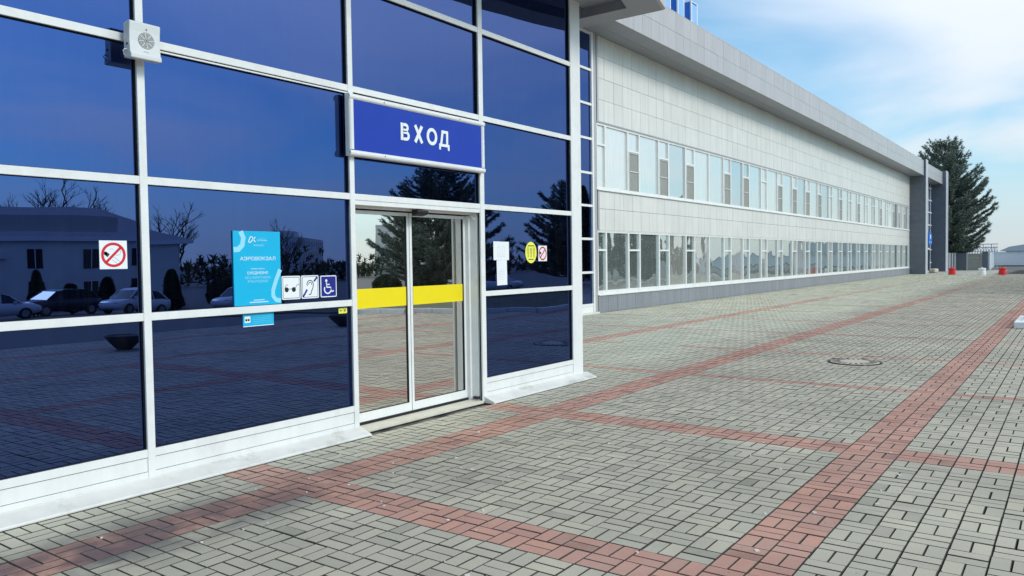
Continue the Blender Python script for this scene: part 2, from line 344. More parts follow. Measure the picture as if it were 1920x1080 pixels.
# ------------------------------------------------------------------ mesh helpers
class MB:
    def __init__(self):
        self.v = []; self.f = []

    def add(self, vs, fs):
        o = len(self.v)
        self.v += [tuple(p) for p in vs]
        self.f += [tuple(i + o for i in q) for q in fs]
        return self

    def box(self, x0, x1, y0, y1, z0, z1):
        return self.add([(x0, y0, z0), (x1, y0, z0), (x1, y1, z0), (x0, y1, z0), (x0, y0, z1), (x1, y0, z1), (x1, y1, z1), (x0, y1, z1)],
                        [(0, 3, 2, 1), (4, 5, 6, 7), (0, 1, 5, 4), (1, 2, 6, 5), (2, 3, 7, 6), (3, 0, 4, 7)])

    def prism(self, pts, z0, z1):
        """plan polygon pts (x,y) counter-clockwise, extruded in z"""
        n = len(pts)
        vs = [(x, y, z0) for x, y in pts] + [(x, y, z1) for x, y in pts]
        return self.add(vs, [tuple(range(n - 1, -1, -1)), tuple(range(n, 2 * n))] + [(i, (i + 1) % n, n + (i + 1) % n, n + i) for i in range(n)])

    def profx(self, prof, x0, x1):
        """profile (y,z) extruded along x"""
        n = len(prof)
        vs = [(x0, y, z) for y, z in prof] + [(x1, y, z) for y, z in prof]
        return self.add(vs, [tuple(range(n)), tuple(range(2 * n - 1, n - 1, -1))] + [(i, n + i, n + (i + 1) % n, (i + 1) % n) for i in range(n)])

    def tube(self, path, rad, seg=8):
        path = [Vector(p) for p in path]
        rad = rad if isinstance(rad, (list, tuple)) else [rad] * len(path)
        o = len(self.v)
        for i, p in enumerate(path):
            d = (path[min(i + 1, len(path) - 1)] - path[max(i - 1, 0)]).normalized()
            a = d.cross(Vector((0, 0, 1)))
            if a.length < 1e-3:
                a = Vector((1, 0, 0))
            a.normalize(); b = d.cross(a)
            for k in range(seg):
                t = 2 * math.pi * k / seg
                self.v.append(tuple(p + (a * math.cos(t) + b * math.sin(t)) * rad[i]))
        for i in range(len(path) - 1):
            for k in range(seg):
                k2 = (k + 1) % seg
                self.f.append((o + i * seg + k, o + i * seg + k2, o + (i + 1) * seg + k2, o + (i + 1) * seg + k))
        self.f.append(tuple(o + k for k in range(seg - 1, -1, -1)))
        e = o + (len(path) - 1) * seg
        self.f.append(tuple(e + k for k in range(seg)))
        return self

    def lathe(self, prof, cx, cy, seg=24):
        """profile (r,z) about a vertical axis"""
        o = len(self.v)
        for r, z in prof:
            for k in range(seg):
                t = 2 * math.pi * k / seg
                self.v.append((cx + r * math.cos(t), cy + r * math.sin(t), z))
        for i in range(len(prof) - 1):
            for k in range(seg):
                k2 = (k + 1) % seg
                self.f.append((o + i * seg + k, o + i * seg + k2, o + (i + 1) * seg + k2, o + (i + 1) * seg + k))
        self.f.append(tuple(o + k for k in range(seg - 1, -1, -1)))
        e = o + (len(prof) - 1) * seg
        self.f.append(tuple(e + k for k in range(seg)))
        return self

    def data(self, name, mat, smooth=False):
        me = bpy.data.meshes.new(name)
        me.from_pydata(self.v, [], self.f)
        if mat is not None:
            me.materials.append(mat)
        if smooth:
            me.polygons.foreach_set('use_smooth', [True] * len(me.polygons))
        me.update()
        return me

    def build(self, name, mat, parent=None, loc=None, smooth=False, bevel=0.0):
        me = self.data(name, mat, smooth)
        return put(name, me, parent, loc, bevel)


def put(name, me, parent=None, loc=None, bevel=0.0):
    o = bpy.data.objects.new(name, me)
    COL.objects.link(o)
    if loc is not None:
        o.location = loc
    if parent is not None:
        o.parent = parent
    if bevel > 0:
        md = o.modifiers.new('bevel', 'BEVEL'); md.width = bevel; md.segments = 2; md.limit_method = 'ANGLE'; md.angle_limit = R(40)
    return o


def tag(o, label=None, cat=None, group=None, kind=None):
    if label: o['label'] = label
    if cat: o['category'] = cat
    if group: o['group'] = group
    if kind: o['kind'] = kind
    return o


def empty(name, loc=(0, 0, 0), label=None, cat=None, group=None):
    o = bpy.data.objects.new(name, None)
    o.empty_display_size = 0.2
    COL.objects.link(o)
    o.location = loc
    return tag(o, label, cat, group)


def copy_tree(o, parent=None):
    c = o.copy(); COL.objects.link(c)
    c.parent = parent
    for ch in list(KIDS.get(o.name, [])):
        pass
    return c


KIDS = {}


def clone(root, loc, rotz=0.0, scale=1.0, label=None):
    r = root.copy(); COL.objects.link(r); r.location = loc; r.rotation_euler = (0, 0, rotz)
    r.scale = (scale,) * 3 if not isinstance(scale, tuple) else scale
    if label: r['label'] = label
    for ch in root.children:
        c = ch.copy(); COL.objects.link(c); c.parent = r
        for g in ch.children:
            d = g.copy(); COL.objects.link(d); d.parent = c
    return r


def text(body, size, x, y, z, mat, parent, name='lettering', align='LEFT', depth=0.0006, bold=0.0, spacing=1.0, width=None):
    """upright lettering facing -y"""
    cu = bpy.data.curves.new(name, 'FONT')
    cu.body = body; cu.size = size; cu.align_x = align; cu.extrude = depth; cu.offset = bold; cu.space_character = spacing
    cu.resolution_u = 4
    tmp = bpy.data.objects.new('t', cu); COL.objects.link(tmp)
    dg = bpy.context.evaluated_depsgraph_get(); dg.update()
    me = bpy.data.meshes.new_from_object(tmp.evaluated_get(dg))
    bpy.data.objects.remove(tmp); bpy.data.curves.remove(cu)
    me.materials.clear(); me.materials.append(mat)
    n = len(me.vertices)
    co = np.empty(n * 3, 'f'); me.vertices.foreach_get('co', co); co = co.reshape(-1, 3)
    sxl = 1.0
    if width is not None and n:
        w = co[:, 0].max() - co[:, 0].min()
        sxl = width / w
        if align == 'LEFT':
            co[:, 0] -= co[:, 0].min()
        else:
            co[:, 0] -= (co[:, 0].min() + co[:, 0].max()) / 2
    q = np.empty_like(co)
    q[:, 0] = co[:, 0] * sxl + x; q[:, 1] = -co[:, 2] + y; q[:, 2] = co[:, 1] + z
    me.vertices.foreach_set('co', q.ravel()); me.update()
    me.name = name
    return put(name, me, parent)


class Flat:
    """flat print on a plate that faces -y: shapes in (x,z)"""
    def __init__(self, y, th=0.0006):
        self.y = y; self.th = th; self.m = MB()

    def poly(self, pts):
        y0, y1 = self.y - self.th, self.y
        n = len(pts)
        self.m.add([(x, y0, z) for x, z in pts] + [(x, y1, z) for x, z in pts],
                   [tuple(range(n))] + [(i, n + i, n + (i + 1) % n, (i + 1) % n) for i in range(n)])
        return self

    def rect(self, x0, x1, z0, z1):
        return self.poly([(x0, z0), (x1, z0), (x1, z1), (x0, z1)])

    def disc(self, cx, cz, r, seg=28, rx=None):
        rx = rx or r
        return self.poly([(cx + rx * math.cos(2 * math.pi * k / seg), cz + r * math.sin(2 * math.pi * k / seg)) for k in range(seg)])

    def stroke(self, pts, w, closed=False):
        n = len(pts)
        rng_ = range(n) if closed else range(n - 1)
        P = [Vector((a, b)) for a, b in pts]
        lft, rgt = [], []
        for i in range(n):
            if closed:
                d = P[(i + 1) % n] - P[i - 1]
            else:
                d = P[min(i + 1, n - 1)] - P[max(i - 1, 0)]
            d.normalize(); nn = Vector((-d.y, d.x)) * w / 2
            lft.append(P[i] + nn); rgt.append(P[i] - nn)
        for i in rng_:
            j = (i + 1) % n
            self.poly([tuple(rgt[i]), tuple(rgt[j]), tuple(lft[j]), tuple(lft[i])])
        return self

    def ring(self, cx, cz, r, w, seg=40, a0=0, a1=360):
        cl = abs(a1 - a0) >= 360
        k = seg if cl else seg + 1
        return self.stroke([(cx + r * math.cos(R(a0 + (a1 - a0) * i / seg)), cz + r * math.sin(R(a0 + (a1 - a0) * i / seg))) for i in range(k)], w, cl)

    def build(self, name, mat, parent):
        return self.m.build(name, mat, parent)


def rrect(x0, x1, z0, z1, r, seg=5):
    pts = []
    for cx, cz, a in ((x1 - r, z0 + r, -90), (x1 - r, z1 - r, 0), (x0 + r, z1 - r, 90), (x0 + r, z0 + r, 180)):
        for k in range(seg + 1):
            t = R(a + 90 * k / seg)
            pts.append((cx + r * math.cos(t), cz + r * math.sin(t)))
    return pts


# ================================================================== THE SETTING
# terrain: flat plaza, falling gently away behind the camera towards the car park
def terrain(y):
    if y > -14: return 0.0
    return max(-2.7, (y + 14) * 0.047)


ys = [3000, 300, 60, -14, -30, -50, -72, -120, -400, -3000]
g = MB()
for i, y in enumerate(ys):
    z = terrain(y) - 0.03
    g.v += [(-3000, y, z), (3000, y, z)]
for i in range(len(ys) - 1):
    g.f.append((2 * i, 2 * i + 2, 2 * i + 3, 2 * i + 1))
tag(g.build('ground', M_asphalt), kind='structure')

# paved plaza: bed, then real pavers
MX, MY, X0, Y0 = 0.196, 0.206, 3.62, -4.46
bedm = MB(); bedm.add([(-6, -13.5, -0.022), (96, -13.5, -0.022), (96, 6.75, -0.022), (-6, 6.75, -0.022)], [(0, 1, 2, 3)])
pavement = tag(bedm.build('pavement', M_bed), kind='structure')
sandm = MB(); sandm.add([(9.7, 0.15, -0.006), (96, 0.15, -0.006), (96, 6.75, -0.006), (9.7, 6.75, -0.006)], [(0, 1, 2, 3)])
sandm.build('joint_sand_fill', simple('joint_sand_light', (0.40, 0.38, 0.31), rough=0.95, var=0.2, scale=1.5), pavement)
RED_I = {0, 1, 17, 18, 35, 52, 70, 88, 106, 124, 142, 160, 178, 196, 214, 232, 250, 268, 286, 304, 322, 340, 358, -17, -18, -35}
RED_J = {0, 1, 16, 17, 33, 34, 53, -17, -16, -34, -33}
MANX, MANY, MANR = 13.08, -2.82, 0.40
pav = []
for i in range(-44, 372):
    xa = X0 + i * MX
    for j in range(-43, 54):
        ya = Y0 + j * MY
        cx, cy = xa + MX / 2, ya + MY / 2
        if cx < 9.62 and cy > -0.06: continue
        if cy > 6.56: continue
        red = (i in RED_I and j > -17) or (j in RED_J)
        # an odd patch where relaid stones break the line
        if i in (52,) and 22 < j < 33 and cx < 15: red = red and (j < 24 or j > 29)
        if red and cx > 26 and rng.random() < min(0.8, (cx - 26) / 40): red = False
        for h in (0, 1):
            if (i + j) % 2:   # two stones side by side, long axis along x
                px, py, lx, ly = cx, ya + MY * (0.25 + 0.5 * h), MX, MY / 2
            else:
                px, py, lx, ly = xa + MX * (0.25 + 0.5 * h), cy, MX / 2, MY
            if (px - MANX) ** 2 + (py - MANY) ** 2 < (MANR + 0.05) ** 2: continue
            if cx < 9.62 and py + ly / 2 > -0.06: continue
            pav.append((px, py, lx, ly, red, (i + j) % 2))
pav = np.array(pav)
npv = len(pav)
dist = np.hypot(pav[:, 0], pav[:, 1] + 5.66)
# projected size of every paver, to find the ones that show largest
C = np.array(CP)
V = np.stack([pav[:, 0], pav[:, 1], np.zeros(npv)], 1) - C
zz = V @ np.array(CF)
ok = zz > 0.5
uu = np.where(ok, 960 + FPX * (V @ np.array(CR)) / np.maximum(zz, 0.5), -1e4)
vv = np.where(ok, 540 - FPX * (V @ np.array(CU)) / np.maximum(zz, 0.5), -1e4)
inview = ok & (uu > -20) & (uu < 1940) & (vv < 1095) & (vv > 0)
area = np.where(inview, 1.0 / np.maximum(zz, 0.5) ** 3, 0)
order = np.argsort(-area)
single = np.zeros(npv, bool); single[order[:300]] = True

TW = 0.0026   # half joint
hz = rng.normal(0, 0.0011, npv)
tlx = rng.normal(0, 0.003, npv); tly = rng.normal(0, 0.003, npv)
rot = rng.normal(0, 0.006, npv)
jx = rng.normal(0, 0.0007, npv); jy = rng.normal(0, 0.0007, npv)


def paver_verts(lx, ly, ch=0.0035):
    a, b = lx / 2 - TW, ly / 2 - TW
    v = []
    for s, z in ((ch, 0.0), (0.0, -0.0045), (0.0, -0.03)):
        v += [(-a + s, -b + s, z), (a - s, -b + s, z), (a - s, b - s, z), (-a + s, b - s, z)]
    f = [(0, 1, 2, 3)]
    for r_ in (0, 4):
        for k in range(4):
            k2 = (k + 1) % 4
            f.append((r_ + k, r_ + 4 + k, r_ + 4 + k2, r_ + k2))
    return np.array(v), f


PM = {}
for par in (0, 1):
    lx, ly = (MX, MY / 2) if par else (MX / 2, MY)
    v, f = paver_verts(lx, ly)
    for red in (0, 1):
        me = bpy.data.meshes.new('paver')
        me.from_pydata(v.tolist(), [], f); me.materials.append(M_pred if red else M_pgrey); me.materials.append(M_pedge); me.polygons.foreach_set('material_index', [0] + [1] * 8); me.update()
        PM[(par, red)] = me
for k in np.nonzero(single)[0]:
    px, py, lx, ly, red, par = pav[k]
    o = bpy.data.objects.new('paver', PM[(int(par), int(red))])
    COL.objects.link(o); o.parent = pavement
    o.location = (px + jx[k], py + jy[k], hz[k]); o.rotation_euler = (tlx[k] * .7, tly[k] * .7, rot[k])

for red in (0, 1):
    allv, allf, allm, off = [], [], [], 0
    for near in (1, 0):
        for par in (0, 1):
            sel = np.nonzero((~single) & (pav[:, 4] == red) & (pav[:, 5] == par) & ((dist < 13) == bool(near)))[0]
            if len(sel) == 0: continue
            lx, ly = (MX, MY / 2) if par else (MX / 2, MY)
            v, f = paver_verts(lx, ly)
            f = np.array(f)
            if not near:
                v = v[[0, 1, 2, 3, 8, 9, 10, 11]]; v[:4, :2] -= np.sign(v[:4, :2]) * 0.0008; f = np.array([(0, 1, 2, 3), (0, 4, 5, 1), (1, 5, 6, 2), (2, 6, 7, 3), (3, 7, 4, 0)])
            n = len(sel)
            c, s = np.cos(rot[sel])[:, None], np.sin(rot[sel])[:, None]
            X = v[None, :, 0] * c - v[None, :, 1] * s + (pav[sel, 0] + jx[sel])[:, None]
            Y = v[None, :, 0] * s + v[None, :, 1] * c + (pav[sel, 1] + jy[sel])[:, None]
            Z = v[None, :, 2] + hz[sel][:, None] + v[None, :, 0] * tlx[sel][:, None] + v[None, :, 1] * tly[sel][:, None]
            allv.append(np.stack([X, Y, Z], -1).reshape(-1, 3))
            allf.append((f[None] + (np.arange(n) * len(v))[:, None, None] + off).reshape(-1, 4))
            allm.append(np.tile(np.array([0] + [1] * 8 if near else [0] + [1] * 4), n))
            off += n * len(v)
    Vv = np.concatenate(allv); Ff = np.concatenate(allf)
    me = bpy.data.meshes.new('paver_field')
    me.vertices.add(len(Vv)); me.vertices.foreach_set('co', Vv.ravel().astype('f'))
    me.loops.add(Ff.size); me.loops.foreach_set('vertex_index', Ff.ravel().astype('i'))
    me.polygons.add(len(Ff)); me.polygons.foreach_set('loop_start', np.arange(0, Ff.size, 4, dtype='i')); me.polygons.foreach_set('loop_total', np.full(len(Ff), 4, 'i'))
    me.materials.append(M_pred if red else M_pgrey); me.materials.append(M_pedge)
    me.polygons.foreach_set('material_index', np.concatenate(allm).astype('i'))
    me.update(calc_edges=True); me.shade_flat()
    o = put('red_paver_field' if red else 'grey_paver_field', me, pavement)
    o['kind'] = 'stuff'

# manhole cover
mh = empty('manhole_cover', (MANX, MANY, 0), 'round beige concrete manhole cover ringed with slots, set in the paving', 'manhole cover')
MB().lathe([(0.40, -0.03), (0.40, 0.004), (0.385, 0.008), (0.365, 0.008), (0.362, -0.004), (0.33, -0.004)], 0, 0, 40).build('rim', M_iron, mh)
MB().lathe([(0.36, -0.02), (0.36, 0.004), (0.35, 0.010), (0.08, 0.014), (0.0001, 0.014)], 0, 0, 40).build('cover_plate', M_concrete, mh)
MB().lathe([(0.36, -0.03), (0.5, -0.03), (0.5, -0.006), (0.36, -0.006)], 0, 0, 40).build('collar', M_pgrey, mh)
rib = MB()
for k in range(22):
    t = 2 * math.pi * k / 22
    c, s = math.cos(t), math.sin(t)
    p = lambda r, w, z: (c * r - s * w * 1.3, s * r + c * w * 1.3, z)
    rib.add([p(0.22, -.010, .0152), p(0.335, -.010, .0142), p(0.335, .010, .0142), p(0.22, .010, .0152)], [(0, 1, 2, 3)])
rib.build('slot', M_iron, mh)

# scattered pale grit and trodden gum
gm_ = MB()
for k in range(150):
    x = 2.2 + 12 * rng.random() ** 1.5; y = -5.2 + 4.9 * rng.random()
    r0 = rng.uniform(0.004, 0.011) if k % 3 else rng.uniform(0.010, 0.020)
    hgt = 0.003 if k % 3 else 0.0015
    a0 = rng.random() * 6
    pts = [(x + r0 * rng.uniform(.7, 1.2) * math.cos(a0 + t), y + r0 * rng.uniform(.6, 1.1) * math.sin(a0 + t)) for t in np.arange(0, 6.2, 0.9)]
    gm_.prism(pts, -0.002, 0.0035 + hgt)
tag(gm_.build('pale_grit', simple('pale_grit', (0.6, 0.58, 0.52), rough=0.9, var=0.2, scale=30)), 'scattered pale grit and gum spots on the paving', 'grit', kind='stuff')

# ================================================================== ENTRANCE PAVILION
pv = empty('entrance_pavilion', (5, 3, 0), 'blue mirror-glass entrance front with white aluminium grid and sliding door', 'building')
pv.location = (0, 0, 0)
XM = [-1.05, 1.05, 3.134, 5.207, 7.228, 9.35]
ZT = [0.2575, 1.2865, 2.3086, 3.339, 4.347]
GY = 0.035          # glass plane
HW = 0.030          # half face width
CANZ = 5.24
DOOR = (3, 4)       # bay between XM[3] and XM[4]
for i, x in enumerate(XM):
    w = HW if i < 5 else 0.128
    if i == 4: w = 0.040
    z0 = 0.02 if i in (3, 4) else 0.075
    m = MB().box(x - w, x + w, -0.008, 0.014, z0, CANZ)
    mo = m.build('mullion' if i < 5 else 'corner_post', M_white, pv, bevel=0.003)
    MB().box(x - w - 0.004, x + w + 0.004, 0.0145, 0.055, z0 if i not in (3, 4) else 2.30, CANZ).build('gasket', M_gasket, mo)
    if i == 4:
        MB().box(x + 0.02, x + w + 0.004, 0.0145, 0.055, z0, 2.299).build('gasket', M_gasket, mo)
# corner post gets a return leg
MB().box(9.352, 9.478, 0.056, 0.25, 0.02, CANZ).build('corner_post_return', M_white, pv)


def edges(i):
    l = XM[i] + (HW if i != 4 else 0.04); r_ = XM[i + 1] - (HW if i + 1 < 5 else 0.128)
    if i + 1 == 4: r_ = XM[4] - 0.04
    return l, r_


for i in range(5):
    l, r_ = edges(i)
    for k, z in enumerate(ZT):
        if i == 3 and k in (0, 1): continue
        to = MB().box(l, r_, -0.005, 0.014, z - HW, z + HW).build('transom', M_white, pv, bevel=0.003)
        MB().box(l, r_, 0.0145, 0.055, z - HW - 0.004, z + HW + 0.004).build('gasket', M_gasket, to)
    zz_ = [(ZT[k] + HW, ZT[k + 1] - HW) for k in range(4)] + [(ZT[4] + HW, CANZ)]
    for k, (a, b) in enumerate(zz_):
        if i == 3 and k in (0, 1): continue
        pn = MB().box(-(r_ - l) / 2 - 0.012, (r_ - l) / 2 + 0.012, 0, 0.008, -(b - a) / 2 - 0.012, (b - a) / 2 + 0.012).build('glass_pane', M_blue, pv, ((l + r_) / 2, GY, (a + b) / 2))
        pn.rotation_euler = (rng.normal(0, 0.0012), 0, rng.normal(0, 0.0016))
    if i == 3: continue
    # white base: groove, kick panel, lower rail
    MB().box(l, r_, 0.004, 0.05, 0.120, 0.222).build('kick_panel', M_white, pv, bevel=0.002)
    MB().box(l, r_, -0.003, 0.05, 0.070, 0.1165).build('bottom_rail', M_white, pv, bevel=0.002)
    MB().box(l, r_, 0.012, 0.055, 0.1165, 0.228).build('groove', M_gasket, pv)
# second thin rail under the third transom of the bay left of the door
l, r_ = edges(2)
MB().box(l, r_, -0.002, 0.014, ZT[3] - HW - 0.022, ZT[3] - HW - 0.010).build('trim_rail', M_white, pv)
# drip sills (folded sheet)
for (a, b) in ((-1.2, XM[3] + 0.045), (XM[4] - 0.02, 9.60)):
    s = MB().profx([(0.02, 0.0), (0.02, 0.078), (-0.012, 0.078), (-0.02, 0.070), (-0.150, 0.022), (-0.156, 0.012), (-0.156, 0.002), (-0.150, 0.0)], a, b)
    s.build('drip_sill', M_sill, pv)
    MB().box(a + 0.02, b - 0.02, -0.172, -0.151, -0.01, 0.0032).build('soil_shadow_line', M_soil, pv)  # soil at the sill foot, with the shadow gap put in as a dark strip
# backing so nothing shines through, side wall, roof
MB().box(-1.1, 5.18, 0.09, 0.14, 0.0, CANZ).build('inner_lining', M_gasket, pv)
MB().box(7.27, 9.34, 0.09, 0.14, 0.0, CANZ).build('inner_lining', M_gasket, pv)
MB().box(5.18, 7.27, 0.09, 0.14, 2.33, CANZ).build('inner_lining', M_gasket, pv)
for k in range(3):
    ya, yb = 0.28 + k * 2.1, 0.28 + (k + 1) * 2.1 - 0.06
    for q in range(5):
        za, zb = [(0.29, 1.256), (1.317, 2.278), (2.339, 3.309), (3.369, 4.317), (4.377, 5.24)][q]
        MB().box(9.40, 9.41, ya, yb, za, zb).build('side_glass_pane', M_blue, pv)
    MB().box(9.36, 9.44, yb, yb + 0.06, 0.0, 5.24).build('side_mullion', M_white, pv)
for z in ZT:
    MB().box(9.38, 9.435, 0.26, 6.5, z - 0.03, z + 0.03).build('side_transom', M_white, pv)
MB().box(9.30, 9.398, 0.26, 6.5, 0.0, 5.24).build('side_wall', M_white, pv)
MB().box(-1.06, -0.99, 0.09, 8.0, 0.0, 5.24).build('end_wall', M_white, pv)

# canopy: bulging in plan, with a border and sunk soffit panels
plan = [(10.56, 8.0), (-4.0, 8.0), (-4.0, -0.7), (-2.0, -1.05), (0.5, -1.32), (3.0, -1.45), (5.5, -1.45), (7.2, -1.37), (8.34, -1.24), (9.5, -1.04), (10.5, -0.79)]
inn = [(10.12, 7.6), (-3.6, 7.6), (-3.6, -0.30), (-2.0, -0.62), (0.5, -0.90), (3.0, -1.02), (5.5, -1.02), (7.2, -0.95), (8.3, -0.82), (9.4, -0.62), (10.1, -0.42)]
can = MB()
n = len(plan)
can.v += [(x, y, CANZ) for x, y in plan] + [(x, y, CANZ) for x, y in inn] + [(x, y, CANZ + 0.14) for x, y in inn]
for k in range(n):
    k2 = (k + 1) % n
    can.f.append((k, n + k, n + k2, k2)); can.f.append((n + k, 2 * n + k, 2 * n + k2, n + k2))
can.f.append(tuple(range(2 * n, 3 * n))[::-1])
co = can.build('canopy_soffit', M_canopy, pv)
fa = MB()
fa.v += [(x, y, CANZ) for x, y in plan] + [(x + (0.03 if x > 5 else -0.03), y - 0.03, CANZ + 0.02) for x, y in plan] + [(x + (0.05 if x > 5 else -0.05), y - 0.05, CANZ + 0.62) for x, y in plan]
for r0 in (0, n):
    for k in range(n):
        k2 = (k + 1) % n
        fa.f.append((r0 + k, r0 + k2, r0 + n + k2, r0 + n + k))
fa.f.append(tuple(range(2 * n, 3 * n))[::-1])
fa.build('canopy_fascia', M_fascia, co)
for x in np.arange(-3.0, 10.1, 1.25):
    MB().box(x - 0.006, x + 0.006, -0.35, 7.5, CANZ + 0.128, CANZ + 0.145).build('soffit_joint', M_joint, co)
for y in (0.3, 1.5):
    MB().box(-3.5, 10.1, y - 0.006, y + 0.006, CANZ + 0.126, CANZ + 0.143).build('soffit_joint', M_joint, co)

# --- sliding door: recessed frame, two leaves, header, reveals
YD = 0.22
door = MB().box(5.237, 5.27, 0.056, 0.30, 0.02, 2.31).build('sliding_door', M_white, pv)
MB().box(7.185, 7.225, 0.0565, 0.30, 0.02, 2.31).build('right_reveal', M_white, door, bevel=0.004)
MB().box(7.150, 7.1845, 0.15, 0.30, 0.02, 2.20).build('jamb_trim', M_white, door)
MB().box(5.2705, 7.184, 0.10, 0.205, 2.215, 2.30).build('header_box', M_plastic, door, bevel=0.012)
MB().box(5.237, 7.188, 0.0015, 0.10, 2.235, 2.277).build('head_rail', M_white, door)
MB().box(5.237, 7.19, -0.02, 0.30, 0.0, 0.03).build('threshold', M_stone, door, bevel=0.005)
MB().box(5.2375, 7.186, 0.185, 0.27, 0.0305, 0.055).build('floor_track', M_gasket, door)
sens = MB().profx([(0.095, 2.16), (0.02, 2.175), (0.0, 2.20), (0.0, 2.222), (0.095, 2.228)], 6.13, 6.30)
sens.build('motion_sensor', M_black, door, bevel=0.008)
for (xa, xb, gl_) in ((5.27, 6.195, 0), (6.205, 7.15, 1)):
    y0, y1 = YD - 0.02, YD + 0.02
    lf = MB()
    lf.box(xa, xa + 0.035, y0, y1, 0.058, 2.20); lf.box(xb - 0.035, xb, y0, y1, 0.058, 2.20)
    lf.box(xa + 0.035, xb - 0.035, y0, y1, 0.058, 0.15); lf.box(xa + 0.035, xb - 0.035, y0, y1, 2.165, 2.20)
    lf.build('door_leaf_frame', M_white, door)
    MB().box(xa + 0.035, xb - 0.035, YD - 0.004, YD + 0.004, 0.15, 2.165).build('door_glass', M_doorglass, door)
    gk = MB()
    gk.box(xa + 0.0351, xa + 0.043, y0 + .004, YD - 0.0045, 0.15, 2.165); gk.box(xb - 0.043, xb - 0.0351, y0 + .004, YD - 0.0045, 0.15, 2.165)
    gk.box(xa + 0.043, xb - 0.043, y0 + .004, YD - 0.0045, 0.15, 0.156); gk.build('glazing_gasket', M_gasket, door)
    MB().box(xa + 0.036, xb - 0.036, YD - 0.0065, YD - 0.0046, 1.205, 1.405).build('yellow_warning_band', M_yellow, door)
MB().box(5.18, 7.27, 0.30, 0.33, 0.0, 2.33).build('door_back', M_gasket, door)
MB().tube([(7.12, 0.10, 2.215), (7.14, 0.07, 2.18), (7.165, 0.06, 2.15), (7.182, 0.075, 2.17)], 0.005, 6).build('cable_loop', M_plastic, door)
MB().lathe([(0.006, 0), (0.006, 0.004), (0.0001, 0.005)], 0, 0, 10).build('screw_cap', M_black, door, (7.1835, 0.17, 1.03)).rotation_euler = (0, R(-90), 0)
MB().box(7.155, 7.20, 0.05, 0.12, 0.046, 0.075).build('bottom_guide', M_iron, door)

# ================================================================== TERMINAL WING
tw = empty('terminal_wing', (0, 0, 0), 'long two-storey terminal wing with cream panels, window bands and silver overhanging eave', 'building')
YW = 6.6; XA, XB = 21.18, 77.0
MB().box(9.46, XB, YW + 0.02, YW + 6, 0, 9.3).build('wall', M_joint, tw)
# cladding panels: 6 rows, the ones that show largest are parts of their own
rows = [(2.60, 3.275), (3.275, 3.835), (6.00, 6.68), (6.68, 7.345), (7.345, 8.01), (8.01, 8.65)]
xs = [21.51] + list(21.89 + 0.628 * np.arange(0, 90))
xs = [x for x in xs if x < XB - 0.3] + [XB]
cells = []
for k in range(len(xs) - 1):
    for (za, zb) in rows:
        cells.append((xs[k], xs[k + 1], za, zb))
ncol = len(xs) - 1
pm = {}
rest = MB()
for idx, (xa, xb, za, zb) in enumerate(cells):
    w, h = xb - xa - 0.010, zb - za - 0.010
    dy_ = rng.normal(0, 0.0012)
    if idx < 300:
        key = (round(w, 3), round(h, 3))
        if key not in pm:
            pm[key] = MB().box(-w / 2, w / 2, -0.04, 0.04, -h / 2, h / 2).data('wall_panel', M_panel)
        o = put('wall_panel', pm[key], tw, ((xa + xb) / 2, YW - 0.04 + dy_, (za + zb) / 2))
        o.rotation_euler = (rng.normal(0, 0.0012), 0, rng.normal(0, 0.0012))
    else:
        rest.box(xa + 0.005, xb - 0.005, YW - 0.08 + dy_, YW, za + 0.005, zb - 0.005)
o = rest.build('wall_panel_field', M_panel, tw); o['kind'] = 'stuff'
# trims that frame the panel fields
for (za, zb) in ((2.585, 3.85), (5.985, 8.64)):
    MB().box(21.40, 21.505, YW - 0.10, YW, za, zb).build('panel_end_trim', M_fascia, tw)
for (z0, z1, yo) in ((3.84, 3.875, 0.14), (2.575, 2.597, 0.10), (5.965, 5.995, 0.115), (0.54, 0.565, 0.15)):
    MB().box(21.36, XB - 0.002, YW - yo, YW + 0.01, z0, z1).build('ledge', M_fascia if z0 > 4 else M_white, tw)
MB().box(21.36, XB - 0.003, YW - 0.10, YW + 0.012, 5.935, 5.964).build('ledge', M_fascia, tw)
MB().box(21.36, XB - 0.003, YW - 0.09, YW + 0.012, 0.566, 0.66).build('window_base_rail', M_white, tw)
MB().box(21.36, XB - 0.003, YW - 0.09, YW + 0.012, 3.876, 3.93).build('window_base_rail', M_white, tw)
# plinth tiles
px_ = list(21.36 + 0.63 * np.arange(0, 89)); px_ = [x for x in px_ if x < XB - 0.2] + [XB]
pme = MB().box(-0.31, 0.31, -0.05, 0.05, -0.268, 0.268).data('plinth_tile', M_plinth)
for k in range(len(px_) - 1):
    w = px_[k + 1] - px_[k]
    o = put('plinth_tile', pme, tw, ((px_[k] + px_[k + 1]) / 2, YW - 0.06 + rng.normal(0, .001), 0.271))
    if abs(w - 0.63) > 0.01: o.scale.x = w / 0.63
